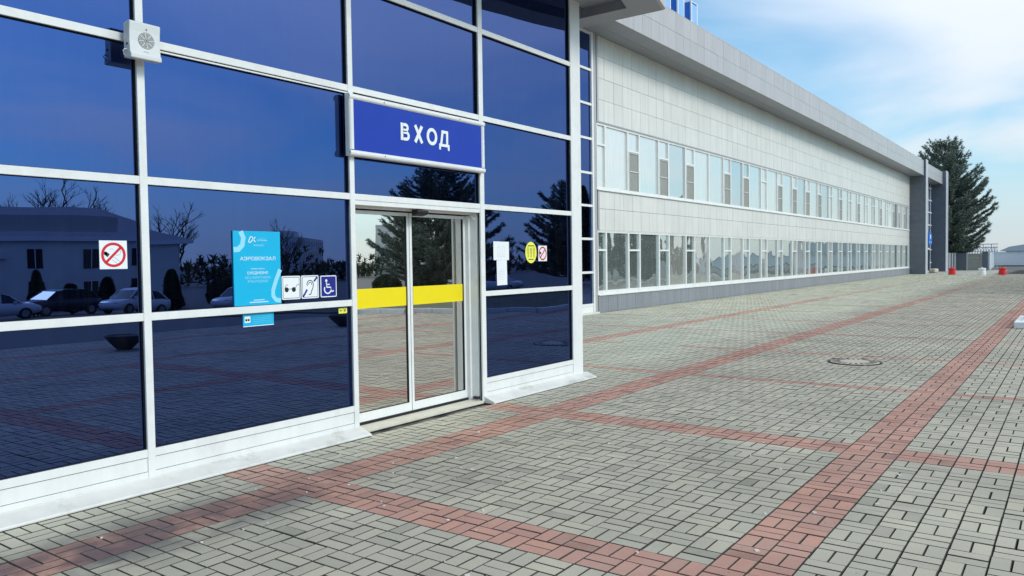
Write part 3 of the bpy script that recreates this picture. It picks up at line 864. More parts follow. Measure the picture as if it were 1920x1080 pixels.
# windows
nar = [21.20, 23.47, 25.83, 28.19]
nar2 = [32.15, 34.48] + list(36.97 + 2.473 * np.arange(0, 17))
wins = []
for a, b in ((21.38, 21.94),): wins.append((a, b, 'n'))
prev = 21.94
for x in nar[1:]:
    wins.append((prev, x, 'w')); wins.append((x, x + 0.83, 'n')); prev = x + 0.83
wins.append((prev, 30.53, 'w')); prev = 30.53
for x in nar2:
    wins.append((prev, x, 'w')); wins.append((x, min(x + 0.83, XB - 0.02), 'n')); prev = x + 0.83
for fl, (za, zb, ztr) in enumerate(((0.66, 2.575, 1.97), (3.93, 5.935, 5.28))):
    glass = M_winlo if fl == 0 else M_winup
    q = 0
    for (xa, xb, kd) in wins:
        if xb - xa < 0.2: continue
        t_ = 0.045
        fr = MB()
        e = 0.0015
        fr.box(xa + e, xa + t_, YW - 0.085, YW, za, zb); fr.box(xb - t_, xb - e, YW - 0.085, YW, za, zb)
        fr.box(xa + t_, xb - t_, YW - 0.085, YW, zb - 0.05, zb); fr.box(xa + t_, xb - t_, YW - 0.085, YW, za, za + 0.03)
        if kd == 'n':
            fr.box(xa + t_, xb - t_, YW - 0.088, YW, ztr - 0.03, ztr + 0.03)
        wo = fr.build('window', M_white, tw)
        rv = rng.random()
        glass = (M_winlo2 if rv < 0.3 else M_winlo) if fl == 0 else (M_winup2 if rv < 0.3 else M_winup3 if rv > 0.85 else M_winup)
        if kd == 'w':
            pieces = [(za + 0.03, zb - 0.05, glass)]
        else:
            q += 1
            openv = fl == 1 and q not in (1, 7, 12, 14, 16, 17, 19)
            pieces = [(ztr + 0.03, zb - 0.05, glass), (za + 0.03, ztr - 0.03, M_mesh if openv else glass)]
            if openv:
                zm = (za + ztr) / 2
                fs = MB()
                fs.box(xa + t_, xb - t_, YW - 0.10, YW - 0.089, zm - 0.014, zm + 0.014)
                fs.box(xa + t_, xa + t_ + 0.02, YW - 0.10, YW - 0.089, za + 0.03, ztr - 0.03)
                fs.box(xb - t_ - 0.05, xb - t_ - 0.025, YW - 0.10, YW - 0.089, za + 0.03, ztr - 0.06)
                fs.box(xa + t_ + 0.02, xb - t_ - 0.05, YW - 0.10, YW - 0.089, ztr - 0.075, ztr - 0.055)
                fs.build('screen_frame', M_plastic, wo)
        for (a, b, gm) in pieces:
            yy = YW - 0.03 if gm is not M_mesh else YW - 0.075
            p_ = MB().box(-(xb - xa) / 2 + t_ - 0.003, (xb - xa) / 2 - t_ + 0.003, 0, 0.008, -(b - a) / 2 - 0.003, (b - a) / 2 + 0.003).build('pane', gm, wo, ((xa + xb) / 2, yy, (a + b) / 2))
            if gm is not M_mesh:
                p_.rotation_euler = (rng.normal(0, 0.0025), 0, rng.normal(0, 0.002))
# glazed strip between pavilion and wing
SX = [21.10, 19.95, 17.9, 15.85, 13.8, 11.75, 9.7]
for x in SX:
    MB().box(x - 0.05, x + 0.05, YW - 0.12, YW, 0.06, 8.65).build('strip_mullion', M_white, tw)
MB().box(21.16, 21.36, YW - 0.09, YW, 0.0, 8.65).build('strip_end_panel', M_fascia, tw)
zt = [0.28, 1.28, 2.31, 3.33, 4.33, 5.38, 6.43, 7.48, 8.60]
for k, z in enumerate(zt):
    for xa, xb in zip(SX[1:], SX[:-1]):
        MB().box(xa + 0.05, xb - 0.05, YW - 0.11, YW, z - 0.035, z + 0.035).build('strip_transom', M_white, tw)
        if k == 8: continue
        hw_ = (xb - xa) / 2 - 0.05
        p_ = MB().box(-hw_, hw_, 0, 0.008, -(zt[k + 1] - z) / 2 + 0.035, (zt[k + 1] - z) / 2 - 0.035).build('strip_pane', M_blue, tw, ((xa + xb) / 2, YW - 0.06, (z + zt[k + 1]) / 2))
        p_.rotation_euler = (rng.normal(0, .0006), 0, rng.normal(0, .0008))
MB().box(9.46, 21.15, YW - 0.10, YW, 0.0, 0.243).build('strip_base', M_white, tw)
MB().box(9.46, 21.25, YW - 0.22, YW - 0.101, 0.0, 0.05).build('strip_sill', M_sill, tw)
# overhanging eave: fascia panels in two courses, soffit panels, roof
YF = 5.4; ZF = [8.65, 9.275, 9.92]
MB().box(9.3, 76.9, YF + 0.03, YW + 6, 8.70, 9.88).build('roof', M_joint, tw)
MB().box(9.3, 76.9, YF - 0.02, YF + 0.12, 9.922, 9.955).build('roof_edge_cap', M_fascia, tw)
fx = list(22.95 - 0.621 * 22 + 0.621 * np.arange(0, 112)); fx = [x for x in fx if x < 76.5] + [76.9]
fm = {}
for k in range(len(fx) - 1):
    for c in (0, 1):
        w, h = fx[k + 1] - fx[k] - 0.008, ZF[c + 1] - ZF[c] - 0.008
        key = (round(w, 2), c)
        if key not in fm: fm[key] = MB().box(-w / 2, w / 2, -0.02, 0.02, -h / 2, h / 2).data('fascia_panel', M_fascia)
        o = put('fascia_panel', fm[key], tw, ((fx[k] + fx[k + 1]) / 2, YF + rng.normal(0, .0008), (ZF[c] + ZF[c + 1]) / 2))
        o.rotation_euler = (rng.normal(0, .0012), 0, rng.normal(0, .0015))
sx_ = list(np.arange(18.0 - 1.242 * 7, 76.5, 1.242)) + [76.9]
sm = {}
for k in range(len(sx_) - 1):
    for c, (ya, yb) in enumerate(((YF + 0.025, 6.02), (6.02, YW + 0.02))):
        w, h = sx_[k + 1] - sx_[k] - 0.012, yb - ya - 0.012
        key = (round(w, 2), c)
        if key not in sm: sm[key] = MB().box(-w / 2, w / 2, -h / 2, h / 2, -0.02, 0.02).data('soffit_panel', M_soffit)
        put('soffit_panel', sm[key], tw, ((sx_[k] + sx_[k + 1]) / 2, (ya + yb) / 2, 8.672))

# rooftop sign boxes behind the parapet (seen nearly edge-on)
for k, (x, zt_, lab) in enumerate(((25.25, 11.9, 'blue rooftop sign box nearest the canopy, cut by the picture edge'), (26.4, 11.35, 'middle blue rooftop sign box with white edges above the eave'), (27.6, 11.05, 'lowest rightmost blue rooftop sign box with white edges'))):
    s = empty('rooftop_sign_box', (x, 5.9, 9.88), lab, 'rooftop sign', 'blue rooftop sign boxes')
    h = zt_ - 9.88
    MB().box(-0.28, 0.28, -0.0, 0.42, 0.0, h).build('box_body', M_bluebox, s)
    MB().box(-0.22, 0.22, -0.012, -0.001, 0.06, h - 0.06).build('front_face', M_bluelt, s)
    ed = MB()
    for xx in (-0.285, 0.225): ed.box(xx, xx + 0.06, -0.02, 0.03, 0, h + 0.01)
    ed.box(-0.29, 0.29, -0.021, 0.43, h + 0.001, h + 0.03)
    ed.build('edge_trim', M_paintwhite, s)

# ================================================================== END PORTAL
ep = empty('end_portal', (0, 0, 0), 'dark grey portal of two tall fins around a glazed bay at the far end', 'portal')
for (xa, xb, ya, nm) in ((77.002, 78.1, 5.25, 'near_fin'), (89.0, 90.6, 5.15, 'far_fin')):
    f_ = MB().box(xa + 0.02, xb - 0.02, ya + 0.02, 13.0, 0, 10.0).build('fin', M_joint, ep)
    z = 0.0
    while z < 10.0:
        z1 = min(z + 0.93, 10.05)
        MB().box(xa, xb, ya, 13.0, z + 0.008, z1 - 0.008).build('cladding_panel', M_fin, f_)
        z = z1
    MB().box(xa - 0.01, xb + 0.01, ya - 0.03, ya - 0.001, 0.0, 10.08).build('edge_strip', M_fine, f_)
MB().box(78.12, 88.98, 5.45, 13.0, 8.75, 9.95).build('lintel', M_fascia, ep)
MB().box(78.12, 88.98, 5.445, 5.449, 9.33, 9.345).build('lintel_joint', M_joint, ep)
MB().box(78.12, 88.98, 6.45, 6.5, 0, 8.75).build('glazing', M_blue, ep)
for x in np.arange(78.2, 89.0, 1.42):
    MB().box(x - 0.05, x + 0.05, 6.36, 6.449, 0, 8.75).build('mullion', M_white, ep)
for z in (0.9, 2.2, 3.45, 4.65, 5.9, 7.1, 8.3):
    MB().box(78.12, 88.98, 6.38, 6.448, z - 0.05, z + 0.05).build('transom', M_white, ep)
dd = MB().box(84.9, 86.8, 6.25, 6.355, 0.0, 2.35).build('door', M_white, ep)
MB().box(85.0, 85.8, 6.235, 6.249, 0.15, 2.2).build('pane', M_darkwin, dd)
MB().box(85.9, 86.7, 6.235, 6.249, 0.15, 2.2).build('pane', M_darkwin, dd)
sg = empty('blue_door_sign', (86.0, 6.1, 2.7), 'small blue sign with white mark over the far portal door', 'sign')
MB().box(-1.0, 1.0, 0, 0.1, 0, 1.15).build('plate', M_bluebox, sg)
MB().box(-0.25, 0.25, -0.02, -0.001, 0.55, 0.95).build('white_mark', M_paintwhite, sg)
MB().box(-0.8, 0.8, -0.02, -0.001, 0.15, 0.3).build('white_mark', M_bluelt, sg)
rp_ = MB().prism([(82.0, 5.1), (84.0, 5.1), (84.0, 5.7), (82.0, 5.7)], 0, 0.38).build('concrete_step', M_concrete, None, bevel=0.12)
tag(rp_, 'low rounded concrete block at the foot of the portal', 'concrete block')

# ================================================================== things on the front
def plate(name, x0, x1, z0, z1, y, th, mat, label, cat, r=0.0, group=None, rotz=0):
    root = empty(name, ((x0 + x1) / 2, y, z0), label, cat, group)
    w = (x1 - x0) / 2
    F_ = Flat(-0.0, th)
    F_.poly(rrect(-w, w, 0, z1 - z0, r) if r > 0 else [(-w, 0), (w, 0), (w, z1 - z0), (-w, z1 - z0)])
    F_.build('plate', mat, root)
    return root, w, z1 - z0, -th - 0.0002


GF = GY - 0.001
# ВХОД sign box
sb = empty('entrance_sign', (5.13, -0.0095, 2.69), 'blue sign box reading ВХОД in a white rounded frame above the door', 'sign')
W_, H_ = 2.075, 0.59
MB().box(0.03, W_ - 0.03, -0.055, -0.0, 0.03, H_ - 0.03).build('panel', M_signblue, sb)


def halfround(x0, x1, z0, z1):
    m_ = MB()
    seg = 6
    if x1 - x0 > z1 - z0:
        c = (z0 + z1) / 2; r_ = (z1 - z0) / 2
        prof = [(-0.0, z0)] + [(-0.045 - 0.028 * math.sin(math.pi * k / seg), c - r_ * math.cos(math.pi * k / seg)) for k in range(seg + 1)] + [(-0.0, z1)]
        m_.profx(prof, x0, x1)
    else:
        c = (x0 + x1) / 2; r_ = (x1 - x0) / 2
        pl_ = [(x0, 0.0)] + [(c - r_ * math.cos(math.pi * k / seg), -0.045 - 0.028 * math.sin(math.pi * k / seg)) for k in range(seg + 1)] + [(x1, 0.0)]
        m_.prism(pl_, z0, z1)
    return m_


t_ = 0.058
for a in ((0.0, W_, H_ - t_, H_), (0.0, W_, 0.0, t_), (0.0, t_, t_ + .001, H_ - t_ - .001), (W_ - t_, W_, t_ + .001, H_ - t_ - .001)):
    halfround(*a).build('frame_rail', M_white, sb)
lx0, lz0, ch_, sw = 0.690, 0.225, 0.176, 0.034
fl = Flat(-0.0555, 0.006)      # В
fl.rect(lx0, lx0 + sw, lz0, lz0 + ch_)
for (za, zb, wd) in ((lz0 + ch_ * 0.50, lz0 + ch_, 0.118), (lz0, lz0 + ch_ * 0.565, 0.132)):
    rr_ = (zb - za - sw * 0.9) / 2; xc = lx0 + wd - rr_ - sw / 2; zc2 = (za + zb) / 2
    fl.stroke([(lx0 + sw * 0.9, zb - sw * 0.45), (xc, zb - sw * 0.45)] + [(xc + rr_ * math.cos(R(90 - a)), zc2 + rr_ * math.sin(R(90 - a))) for a in range(20, 180, 20)] + [(xc, za + sw * 0.45), (lx0 + sw * 0.9, za + sw * 0.45)], sw * 0.9)
fl.build('letter', M_paintwhite, sb)
fl = Flat(-0.0555, 0.006); xx = lx0 + 0.195     # Х
fl.stroke([(xx + 0.018, lz0), (xx + 0.122, lz0 + ch_)], 0.037)
fl.build('letter', M_paintwhite, sb)
fl = Flat(-0.0562, 0.006)
fl.stroke([(xx + 0.018, lz0 + ch_), (xx + 0.122, lz0)], 0.037).build('letter', M_paintwhite, sb)
fl = Flat(-0.0555, 0.006); xx = lx0 + 0.392     # О
fl.stroke([(xx + 0.082 + 0.066 * math.cos(2 * math.pi * k / 32), lz0 + ch_ / 2 + (ch_ / 2 - 0.014) * math.sin(2 * math.pi * k / 32)) for k in range(32)], 0.035, True).build('letter', M_paintwhite, sb)
fl = Flat(-0.0555, 0.006); xx = lx0 + 0.592     # Д
fl.rect(xx - 0.004, xx + 0.166, lz0 + 0.0005, lz0 + 0.030).rect(xx - 0.004, xx + 0.024, lz0 - 0.034, lz0).rect(xx + 0.138, xx + 0.166, lz0 - 0.034, lz0)
fl.rect(xx + 0.112, xx + 0.145, lz0 + 0.0305, lz0 + ch_).rect(xx + 0.036, xx + 0.1115, lz0 + ch_ - 0.030, lz0 + ch_)
fl.poly([(xx + 0.014, lz0 + 0.0305), (xx + 0.046, lz0 + 0.0305), (xx + 0.068, lz0 + ch_ - 0.0305), (xx + 0.0355, lz0 + ch_ - 0.0305)]).build('letter', M_paintwhite, sb)
for x, z in ((0.45, H_ - 0.03), (1.62, H_ - 0.03), (0.45, 0.03)):
    MB().box(x - 0.005, x + 0.005, -0.076, -0.07, z - 0.005, z + 0.005).build('rivet', M_black, sb)

# cyan information board
ib, w, h, yy = plate('information_board', 3.90, 4.372, 1.318, 1.952, GF, 0.012, M_cyan, 'tall cyan opening-hours board with white lettering, left of the door', 'sign board')
fl = Flat(yy); fl.stroke([(-w + 0.055 + 0.02, h - 0.004), (-w + 0.10, h - 0.06), (-w + 0.088, h - 0.12), (-w + 0.05, h - 0.155), (-w + 0.004, h - 0.158)], 0.045).build('pale_swirl', M_cyanlt, ib)
fl = Flat(yy); fl.stroke([(w - 0.006, h - 0.33), (w - 0.05, h - 0.42), (w - 0.085, h - 0.51), (w - 0.085, h - 0.56), (w - 0.055, h - 0.595), (w - 0.006, h - 0.603)], 0.040).build('pale_swirl', M_cyanlt, ib)
lg = []
for k in range(22):
    t = k / 21
    a = R(-60 + 300 * t)
    lg.append((-0.055 + 0.020 * math.cos(a + 1.0) - 0.012 * math.sin(a), h - 0.072 + 0.026 * math.sin(a + 0.6)))
fl = Flat(yy); fl.stroke([(-0.018, h - 0.092), (-0.040, h - 0.066), (-0.052, h - 0.048), (-0.064, h - 0.046), (-0.071, h - 0.056), (-0.084, h - 0.082), (-0.086, h - 0.092), (-0.078, h - 0.098), (-0.064, h - 0.092), (-0.040, h - 0.070), (-0.018, h - 0.050)], 0.007).build('logo', M_paintwhite, ib)
text('АСТРАХАНЬ', 0.015, 0.0, yy, h - 0.082, M_paintwhite, ib, width=0.10)
text('АЭРОПОРТ', 0.008, 0.02, yy, h - 0.062, M_cyanlt, ib, width=0.06)
fl = Flat(yy); fl.rect(-0.045, 0.07, h - 0.118, h - 0.115).rect(-0.04, 0.06, h - 0.126, h - 0.123).build('small_print', M_cyanlt, ib)
text('АЭРОВОКЗАЛ', 0.042, 0.005, yy, h - 0.248, M_paintwhite, ib, align='CENTER', width=0.355)
text('РЕЖИМ РАБОТЫ', 0.014, 0.0, yy, h - 0.325, M_paintwhite, ib, align='CENTER', width=0.14)
text('ЕЖЕДНЕВНО', 0.032, 0.0, yy, h - 0.366, M_paintwhite, ib, align='CENTER', width=0.205)
text('БЕЗ ПЕРЕРЫВОВ', 0.028, 0.0, yy, h - 0.405, M_cyanlt, ib, align='CENTER', width=0.25)
text('И ВЫХОДНЫХ', 0.028, 0.0, yy, h - 0.436, M_cyanlt, ib, align='CENTER', width=0.205)
fl = Flat(yy); fl.rect(-0.05, 0.06, 0.044, 0.049).rect(-0.09, 0.10, 0.026, 0.032).build('small_print', M_paintwhite, ib)

sp, w, h, yy = plate('braille_plate', 3.98, 4.29, 1.142, 1.255, GF, 0.008, M_cyan, 'small cyan plate with a glasses symbol under the opening-hours board', 'sign')
Flat(yy).rect(-w, w, 0.0, 0.006).build('white_edge', M_paintwhite, sp)
Flat(yy).rect(-w + 0.015, -w + 0.072, 0.034, 0.088).build('symbol_field', M_paintwhite, sp)
fl = Flat(yy - 0.0008); fl.disc(-w + 0.031, 0.057, 0.010).disc(-w + 0.055, 0.057, 0.010).stroke([(-w + 0.03, 0.06), (-w + 0.055, 0.06)], 0.003).build('glasses_symbol', M_black, sp)
fl = Flat(yy)
for k in range(5): fl.rect(-w + 0.09, w - 0.02, 0.026 + k * 0.015, 0.0275 + k * 0.015)
fl.build('small_print', M_cyanlt, sp)


def access_sign(x0, x1, z0, z1, mat, label):
    r_, w, h, yy = plate('accessibility_sign', x0, x1, z0, z1, GF, 0.006, M_paintwhite, label, 'sign', r=0.014)
    if mat is M_navy:
        Flat(yy).poly(rrect(-w + 0.009, w - 0.009, 0.009, h - 0.009, 0.008)).build('field', M_navy, r_)
    else:
        fl = Flat(yy); fl.stroke(rrect(-w + 0.012, w - 0.012, 0.012, h - 0.012, 0.008), 0.004, True).build('border_line', M_black, r_)
    return r_, w, h, yy


s1, w, h, yy = access_sign(4.385, 4.588, 1.352, 1.562, None, 'white square sign with black dark-glasses symbol beside the cyan board')
fl = Flat(yy); fl.disc(-0.050, 0.088, 0.022).disc(0.028, 0.088, 0.022).stroke([(-0.05, 0.094), (0.028, 0.094)], 0.004)
fl.stroke([(-0.07, 0.10), (-0.055, 0.128), (-0.042, 0.132), (-0.036, 0.124)], 0.004).stroke([(0.045, 0.10), (0.068, 0.132), (0.08, 0.135), (0.085, 0.127)], 0.004).build('glasses_symbol', M_black, s1)
s2, w, h, yy = access_sign(4.600, 4.798, 1.352, 1.562, None, 'white square sign with struck-through ear symbol, middle of three')
fl = Flat(yy); fl.stroke([(-w + 0.014, 0.014), (-0.035, 0.082)], 0.018).stroke([(0.045, 0.155), (w - 0.014, h - 0.014)], 0.018).build('diagonal_bar', M_navy, s2)
fl = Flat(yy); fl.ring(0.0, 0.128, 0.036, 0.008, 18, 200, -30).stroke([(0.033, 0.11), (0.03, 0.092), (0.014, 0.066), (0.010, 0.045), (-0.004, 0.034), (-0.018, 0.038)], 0.008)
fl.ring(0.0, 0.128, 0.018, 0.006, 14, 190, -20).build('ear_symbol', M_black, s2)
s3, w, h, yy = access_sign(4.820, 5.012, 1.354, 1.556, M_navy, 'navy square sign with white wheelchair symbol, nearest the door')
fl = Flat(yy - 0.0008); fl.disc(-0.028, 0.155, 0.013).ring(-0.012, 0.075, 0.040, 0.012, 26, 150, 375)
fl.stroke([(-0.027, 0.138), (-0.022, 0.092), (0.022, 0.092), (0.038, 0.050), (0.060, 0.058)], 0.013).stroke([(-0.025, 0.118), (0.012, 0.118)], 0.010).build('wheelchair_symbol', M_paintwhite, s3)
ys_, w, h, yy = plate('arrow_sticker', 5.035, 5.14, 1.19, 1.242, GF, 0.003, M_lemon, 'tiny yellow direction sticker just left of the door frame', 'sticker', r=0.006)
fl = Flat(yy); fl.stroke([(-0.033, 0.026), (-0.010, 0.026)], 0.006).poly([(-0.042, 0.026), (-0.030, 0.017), (-0.030, 0.035)]).rect(0.012, 0.02, 0.012, 0.038).rect(0.026, 0.034, 0.02, 0.038).build('arrow_symbol', M_black, ys_)


def nosmoke(x0, x1, z0, z1, label):
    r_, w, h, yy = plate('no_smoking_sign', x0, x1, z0, z1, GF, 0.004, M_paintwhite, label, 'sign', group='no smoking signs')
    cz = h / 2
    fl = Flat(yy); fl.stroke([(-0.06, cz + 0.012), (-0.035, cz - 0.006)], 0.026).disc(-0.058, cz + 0.011, 0.013).build('cigarette_tip', M_black, r_)
    fl = Flat(yy); fl.stroke([(-0.012, cz - 0.036), (0.038, cz - 0.070), (0.048, cz - 0.060), (0.046, cz - 0.050), (0.002, cz - 0.014)], 0.0035)
    fl.ring(0.028, cz + 0.022, 0.026, 0.003, 16, -120, 80).ring(-0.012, cz + 0.03, 0.014, 0.0025, 10, 20, 160).build('cigarette_line', M_greyprint, r_)
    fl = Flat(yy - 0.0008); fl.ring(0, cz, 0.080, 0.019, 44).stroke([(-0.052, cz - 0.052), (0.052, cz + 0.052)], 0.018).build('prohibition_ring', M_red, r_)


nosmoke(2.808, 3.010, 1.650, 1.857, 'square white no-smoking sign with red ring, on the left glass pane')
nosmoke(8.440, 8.640, 1.660, 1.862, 'square white no-smoking sign beside the yellow round sticker')
pp, w, h, yy = plate('paper_notice', 7.480, 7.795, 1.68, 1.905, GF, 0.0012, M_paper, 'white landscape paper notice with faint drawing, taped right of the door', 'notice')
pp.rotation_euler = (0, R(0.4), 0)
fl = Flat(yy, .0003); fl.stroke(rrect(-0.075, -0.025, 0.065, 0.155, 0.01), 0.002, True).stroke(rrect(0.02, 0.07, 0.065, 0.165, 0.004), 0.002, True).stroke([(-0.06, 0.155), (-0.05, 0.18), (-0.03, 0.172)], 0.003).rect(-0.09, 0.09, 0.046, 0.049).build('drawing', M_greyprint, pp)
pp, w, h, yy = plate('paper_notice', 7.545, 7.752, 1.375, 1.6795, GF, 0.0012, M_paper, 'white portrait paper notice hanging right below the landscape one', 'notice')
pp.rotation_euler = (0, R(-0.8), 0)
fl = Flat(yy, .0003)
for k, (a, b) in enumerate(((-.035, .04), (-.06, .055), (-.06, .05), (-.06, .055), (-.06, .03), (-.06, .055), (-.06, .05))): fl.rect(a, b, 0.185 - k * 0.019, 0.1875 - k * 0.019)
fl.build('small_print', M_greyprint, pp)
yc = empty('round_sticker', (8.275, GF, 1.638), 'round yellow sticker with black people symbols on the right glass pane', 'sticker')
Flat(0, .0015).disc(0, 0.135, 0.137, 40, 0.127).build('plate', M_lemon, yc)
fl = Flat(-.0017)
for k in (-1, 0, 1):
    x = k * 0.066
    fl.ring(x, 0.185 + (0.0 if k else -0.006), 0.014, 0.005, 12)
    fl.stroke([(x - 0.017, 0.172), (x - 0.017, 0.14), (x, 0.126), (x + 0.017, 0.14), (x + 0.017, 0.172)], 0.006).stroke([(x, 0.128), (x, 0.075)], 0.011)
fl.rect(-0.072, 0.072, 0.215, 0.226).rect(-0.06, 0.06, 0.042, 0.052).build('people_symbol', M_black, yc)

# loudspeaker on the left mullion
ls = empty('wall_loudspeaker', (2.985, -0.0085, 3.165), 'white square wall loudspeaker with round grille on the mullion crossing', 'loudspeaker')
prof = [(-0.05, 0.012), (-0.135, 0.0), (-0.150, 0.004), (-0.152, 0.028), (-0.138, 0.05), (-0.132, 0.13), (-0.134, 0.20), (-0.142, 0.262), (-0.128, 0.272), (-0.05, 0.262)]
MB().profx(prof, 0.0, 0.232).build('housing', M_plastic, ls, bevel=0.006)
MB().box(0.07, 0.16, -0.05, 0.0, 0.05, 0.21).build('bracket', M_plastic, ls)
gr_ = Flat(-0.1345, 0.002); gr_.disc(0.125, 0.142, 0.060, 40); gro = gr_.build('grille', M_grille, ls)
fl = Flat(-0.1368, 0.0006)
for r0 in (0.010, 0.019, 0.028, 0.037, 0.046, 0.055):
    fl.ring(0.125, 0.142, r0, 0.0028, 36)
for k in range(8):
    a = R(45 * k + 8)
    for r0 in (0.0235, 0.0325, 0.0415, 0.0505):
        fl.disc(0.125 + r0 * math.cos(a), 0.142 + r0 * math.sin(a), 0.0032, 6)
fl.build('grille_ring', M_plastic, ls)
fl = Flat(-0.1375, 0.003); fl.disc(0.125, 0.222, 0.006, 12).build('indicator', M_grille, ls)
fl = Flat(-0.1372, 0.003); fl.poly(rrect(0.095, 0.148, 0.056, 0.067, 0.004)).build('maker_plate', M_paintwhite, ls)
fl = Flat(-0.1404, 0.0006); fl.rect(0.100, 0.140, 0.0605, 0.0635).build('maker_mark', simple('teal_print', (0.05, 0.22, 0.20)), ls)
MB().lathe([(0.009, 0), (0.009, 0.004), (0.0001, 0.004)], 0, 0, 12).build('knob', M_black, ls, (-0.0005, -0.10, 0.105)).rotation_euler = (0, R(-90), 0)
MB().tube([(0.0, -0.10, 0.062), (-0.018, -0.10, 0.066), (-0.03, -0.098, 0.050), (-0.02, -0.09, 0.025), (0.0, -0.08, 0.02)], 0.004, 8).build('cable', M_plastic, ls, smooth=True)

# ================================================================== plaza furniture
wb = empty('white_post_base', (0, 0, 0), 'white painted concrete base with a dark post at the right picture edge', 'post base')
MB().box(20.68, 23.0, -7.2, -4.5, 0.0, 0.145).build('slab', M_wblock, wb, bevel=0.015)
fr = MB(); fr.add([(20.95, -7.0, .145), (22.8, -7.0, .145), (22.8, -4.62, .145), (20.95, -4.62, .145), (21.6, -6.4, .42), (22.2, -6.4, .42), (22.2, -4.95, .42), (21.6, -4.95, .42)], [(4, 5, 6, 7), (0, 1, 5, 4), (1, 2, 6, 5), (2, 3, 7, 6), (3, 0, 4, 7)])
fr.build('sloping_cap', M_wblock, wb)
MB().tube([(23.1, -4.72, 0.0), (23.1, -4.72, 0.5), (23.1, -4.72, 2.8)], [0.09, 0.07, 0.06], 12).build('post', M_iron, wb, smooth=True)
for (x, y, mt, lab) in ((74.5, 2.90, M_bolred, 'red waisted bollard nearest the dark portal'), (73.2, 0.62, M_bolwht, 'white waisted bollard in the middle, before the beige gate'), (74.2, -0.70, M_bolred, 'red waisted bollard furthest right, before the white wall')):
    b = empty('bollard', (x, y, 0), lab, 'bollard', 'low waisted plaza bollards')
    MB().lathe([(0.27, 0.0), (0.28, 0.05), (0.27, 0.28), (0.235, 0.32), (0.235, 0.36), (0.27, 0.40), (0.275, 0.52), (0.24, 0.56), (0.0001, 0.58)], 0, 0, 20).build('body', mt, b, smooth=False)
    MB().lathe([(0.05, 0.575), (0.05, 0.63), (0.0001, 0.64)], 0, 0, 10).build('lifting_knob', mt, b)

# ================================================================== far end of the plaza
fe = empty('slatted_fence', (0, 0, 0), 'pale slatted fence between the portal and the dark panel', 'fence')
for k in range(8):
    x = 90.7 + k * 0.75
    MB().box(x, x + 0.32, 4.95 - k * 0.03, 5.15 - k * 0.03, 0, 1.85).build('slat', M_fence if k % 2 == 0 else M_fin, fe)
gp = tag(MB().box(95.0, 95.2, 3.95, 5.0, 0.0, 1.82).build('dark_fence_panel', M_fin, None), 'dark grey flat panel left of the beige gate', 'panel')
gt = empty('beige_gate', (0, 0, 0), 'beige gate of four horizontal boards at the end of the plaza', 'gate')
for k in range(4):
    MB().box(95.05, 95.12, 2.62, 3.80, 0.06 + k * 0.43, 0.06 + k * 0.43 + 0.415).build('board', M_beige, gt)
for y in (3.80, 2.53):
    MB().box(95.0, 95.14, y + 0.001, y + 0.13, 0, 1.86).build('gate_post', M_fence, gt)
tag(MB().box(94.9, 95.3, 1.98, 2.50, 0, 1.95).build('gate_pillar', M_fin, None), 'dark grey square pillar right of the beige gate', 'pillar')
wf = empty('white_boundary_fence', (0, 0, 0), 'white panel fence running away behind the gate pillar', 'fence')
for k in range(11):
    xa = 97 + k * 2.55
    ya = 2.1 + k * 0.158
    MB().prism([(xa, ya - .12), (xa + 2.45, ya + 0.03), (xa + 2.45, ya + 0.15), (xa, ya)], 0, 1.9).build('fence_panel', M_farwall, wf)
    MB().box(xa + 2.44, xa + 2.56, ya - 0.02, ya + 0.2, 0, 1.96).build('fence_post', M_paintwhite, wf)
fwl = empty('far_boundary_wall', (0, 0, 0), 'long white boundary wall across the end of the plaza', 'wall')
for k in range(12):
    MB().box(125, 125.2, 3.8 - (k + 1) * 3.0 + 0.02, 3.8 - k * 3.0, 0.0, 1.88).build('wall_panel', M_farwall, fwl)
MB().box(124.9, 125.3, -33, 3.85, 1.881, 1.95).build('coping', M_farwall, fwl)
MB().box(124.85, 125.0, -33, 3.85, 0.0, 0.12).build('base_course', M_gasket, fwl)
hg = empty('hangar', (0, 0, 0), 'low pale hangar roof rising behind the white boundary wall', 'building')
MB().box(170, 215, -30, 5.2, 0, 2.2).build('wall', M_farwall, hg)
rf = MB(); rf.add([(169, 6.2, 2.2), (216, 6.2, 2.2), (216, -31, 2.2), (169, -31, 2.2), (169, 4.6, 3.0), (216, 4.6, 3.0), (169, -3, 4.2), (216, -3, 4.2), (169, -31, 4.6), (216, -31, 4.6)],
                  [(0, 4, 5, 1), (4, 6, 7, 5), (6, 8, 9, 7), (0, 3, 8, 6, 4), (1, 5, 7, 9, 2), (2, 9, 8, 3)])
rf.build('roof', M_hangar, hg)
for y in (0.2, -1.4, -2.0, -3.6):
    MB().tube([(180, y, 3.0), (180, y, 5.6)], 0.11, 8).build('vent_pipe', M_iron, hg)
st = empty('steel_trestle', (0, 0, 0), 'open grey steel trestle rising behind the beige gate', 'steel frame')
for k in range(12):
    y = 5.6 - k * 0.29
    MB().box(112, 112.12, y - 0.04, y + 0.04, 0, 2.85 - 0.25 * (k % 3)).build('upright', M_steel, st)
    if k < 11:
        MB().tube([(112.06, y, 1.9), (112.06, y - 0.29, 2.7)], 0.03, 6).build('brace', M_steel, st)
for z in (1.95, 2.45, 2.85):
    MB().box(111.95, 112.2, 2.3, 5.75, z, z + 0.1).build('beam', M_steel, st)


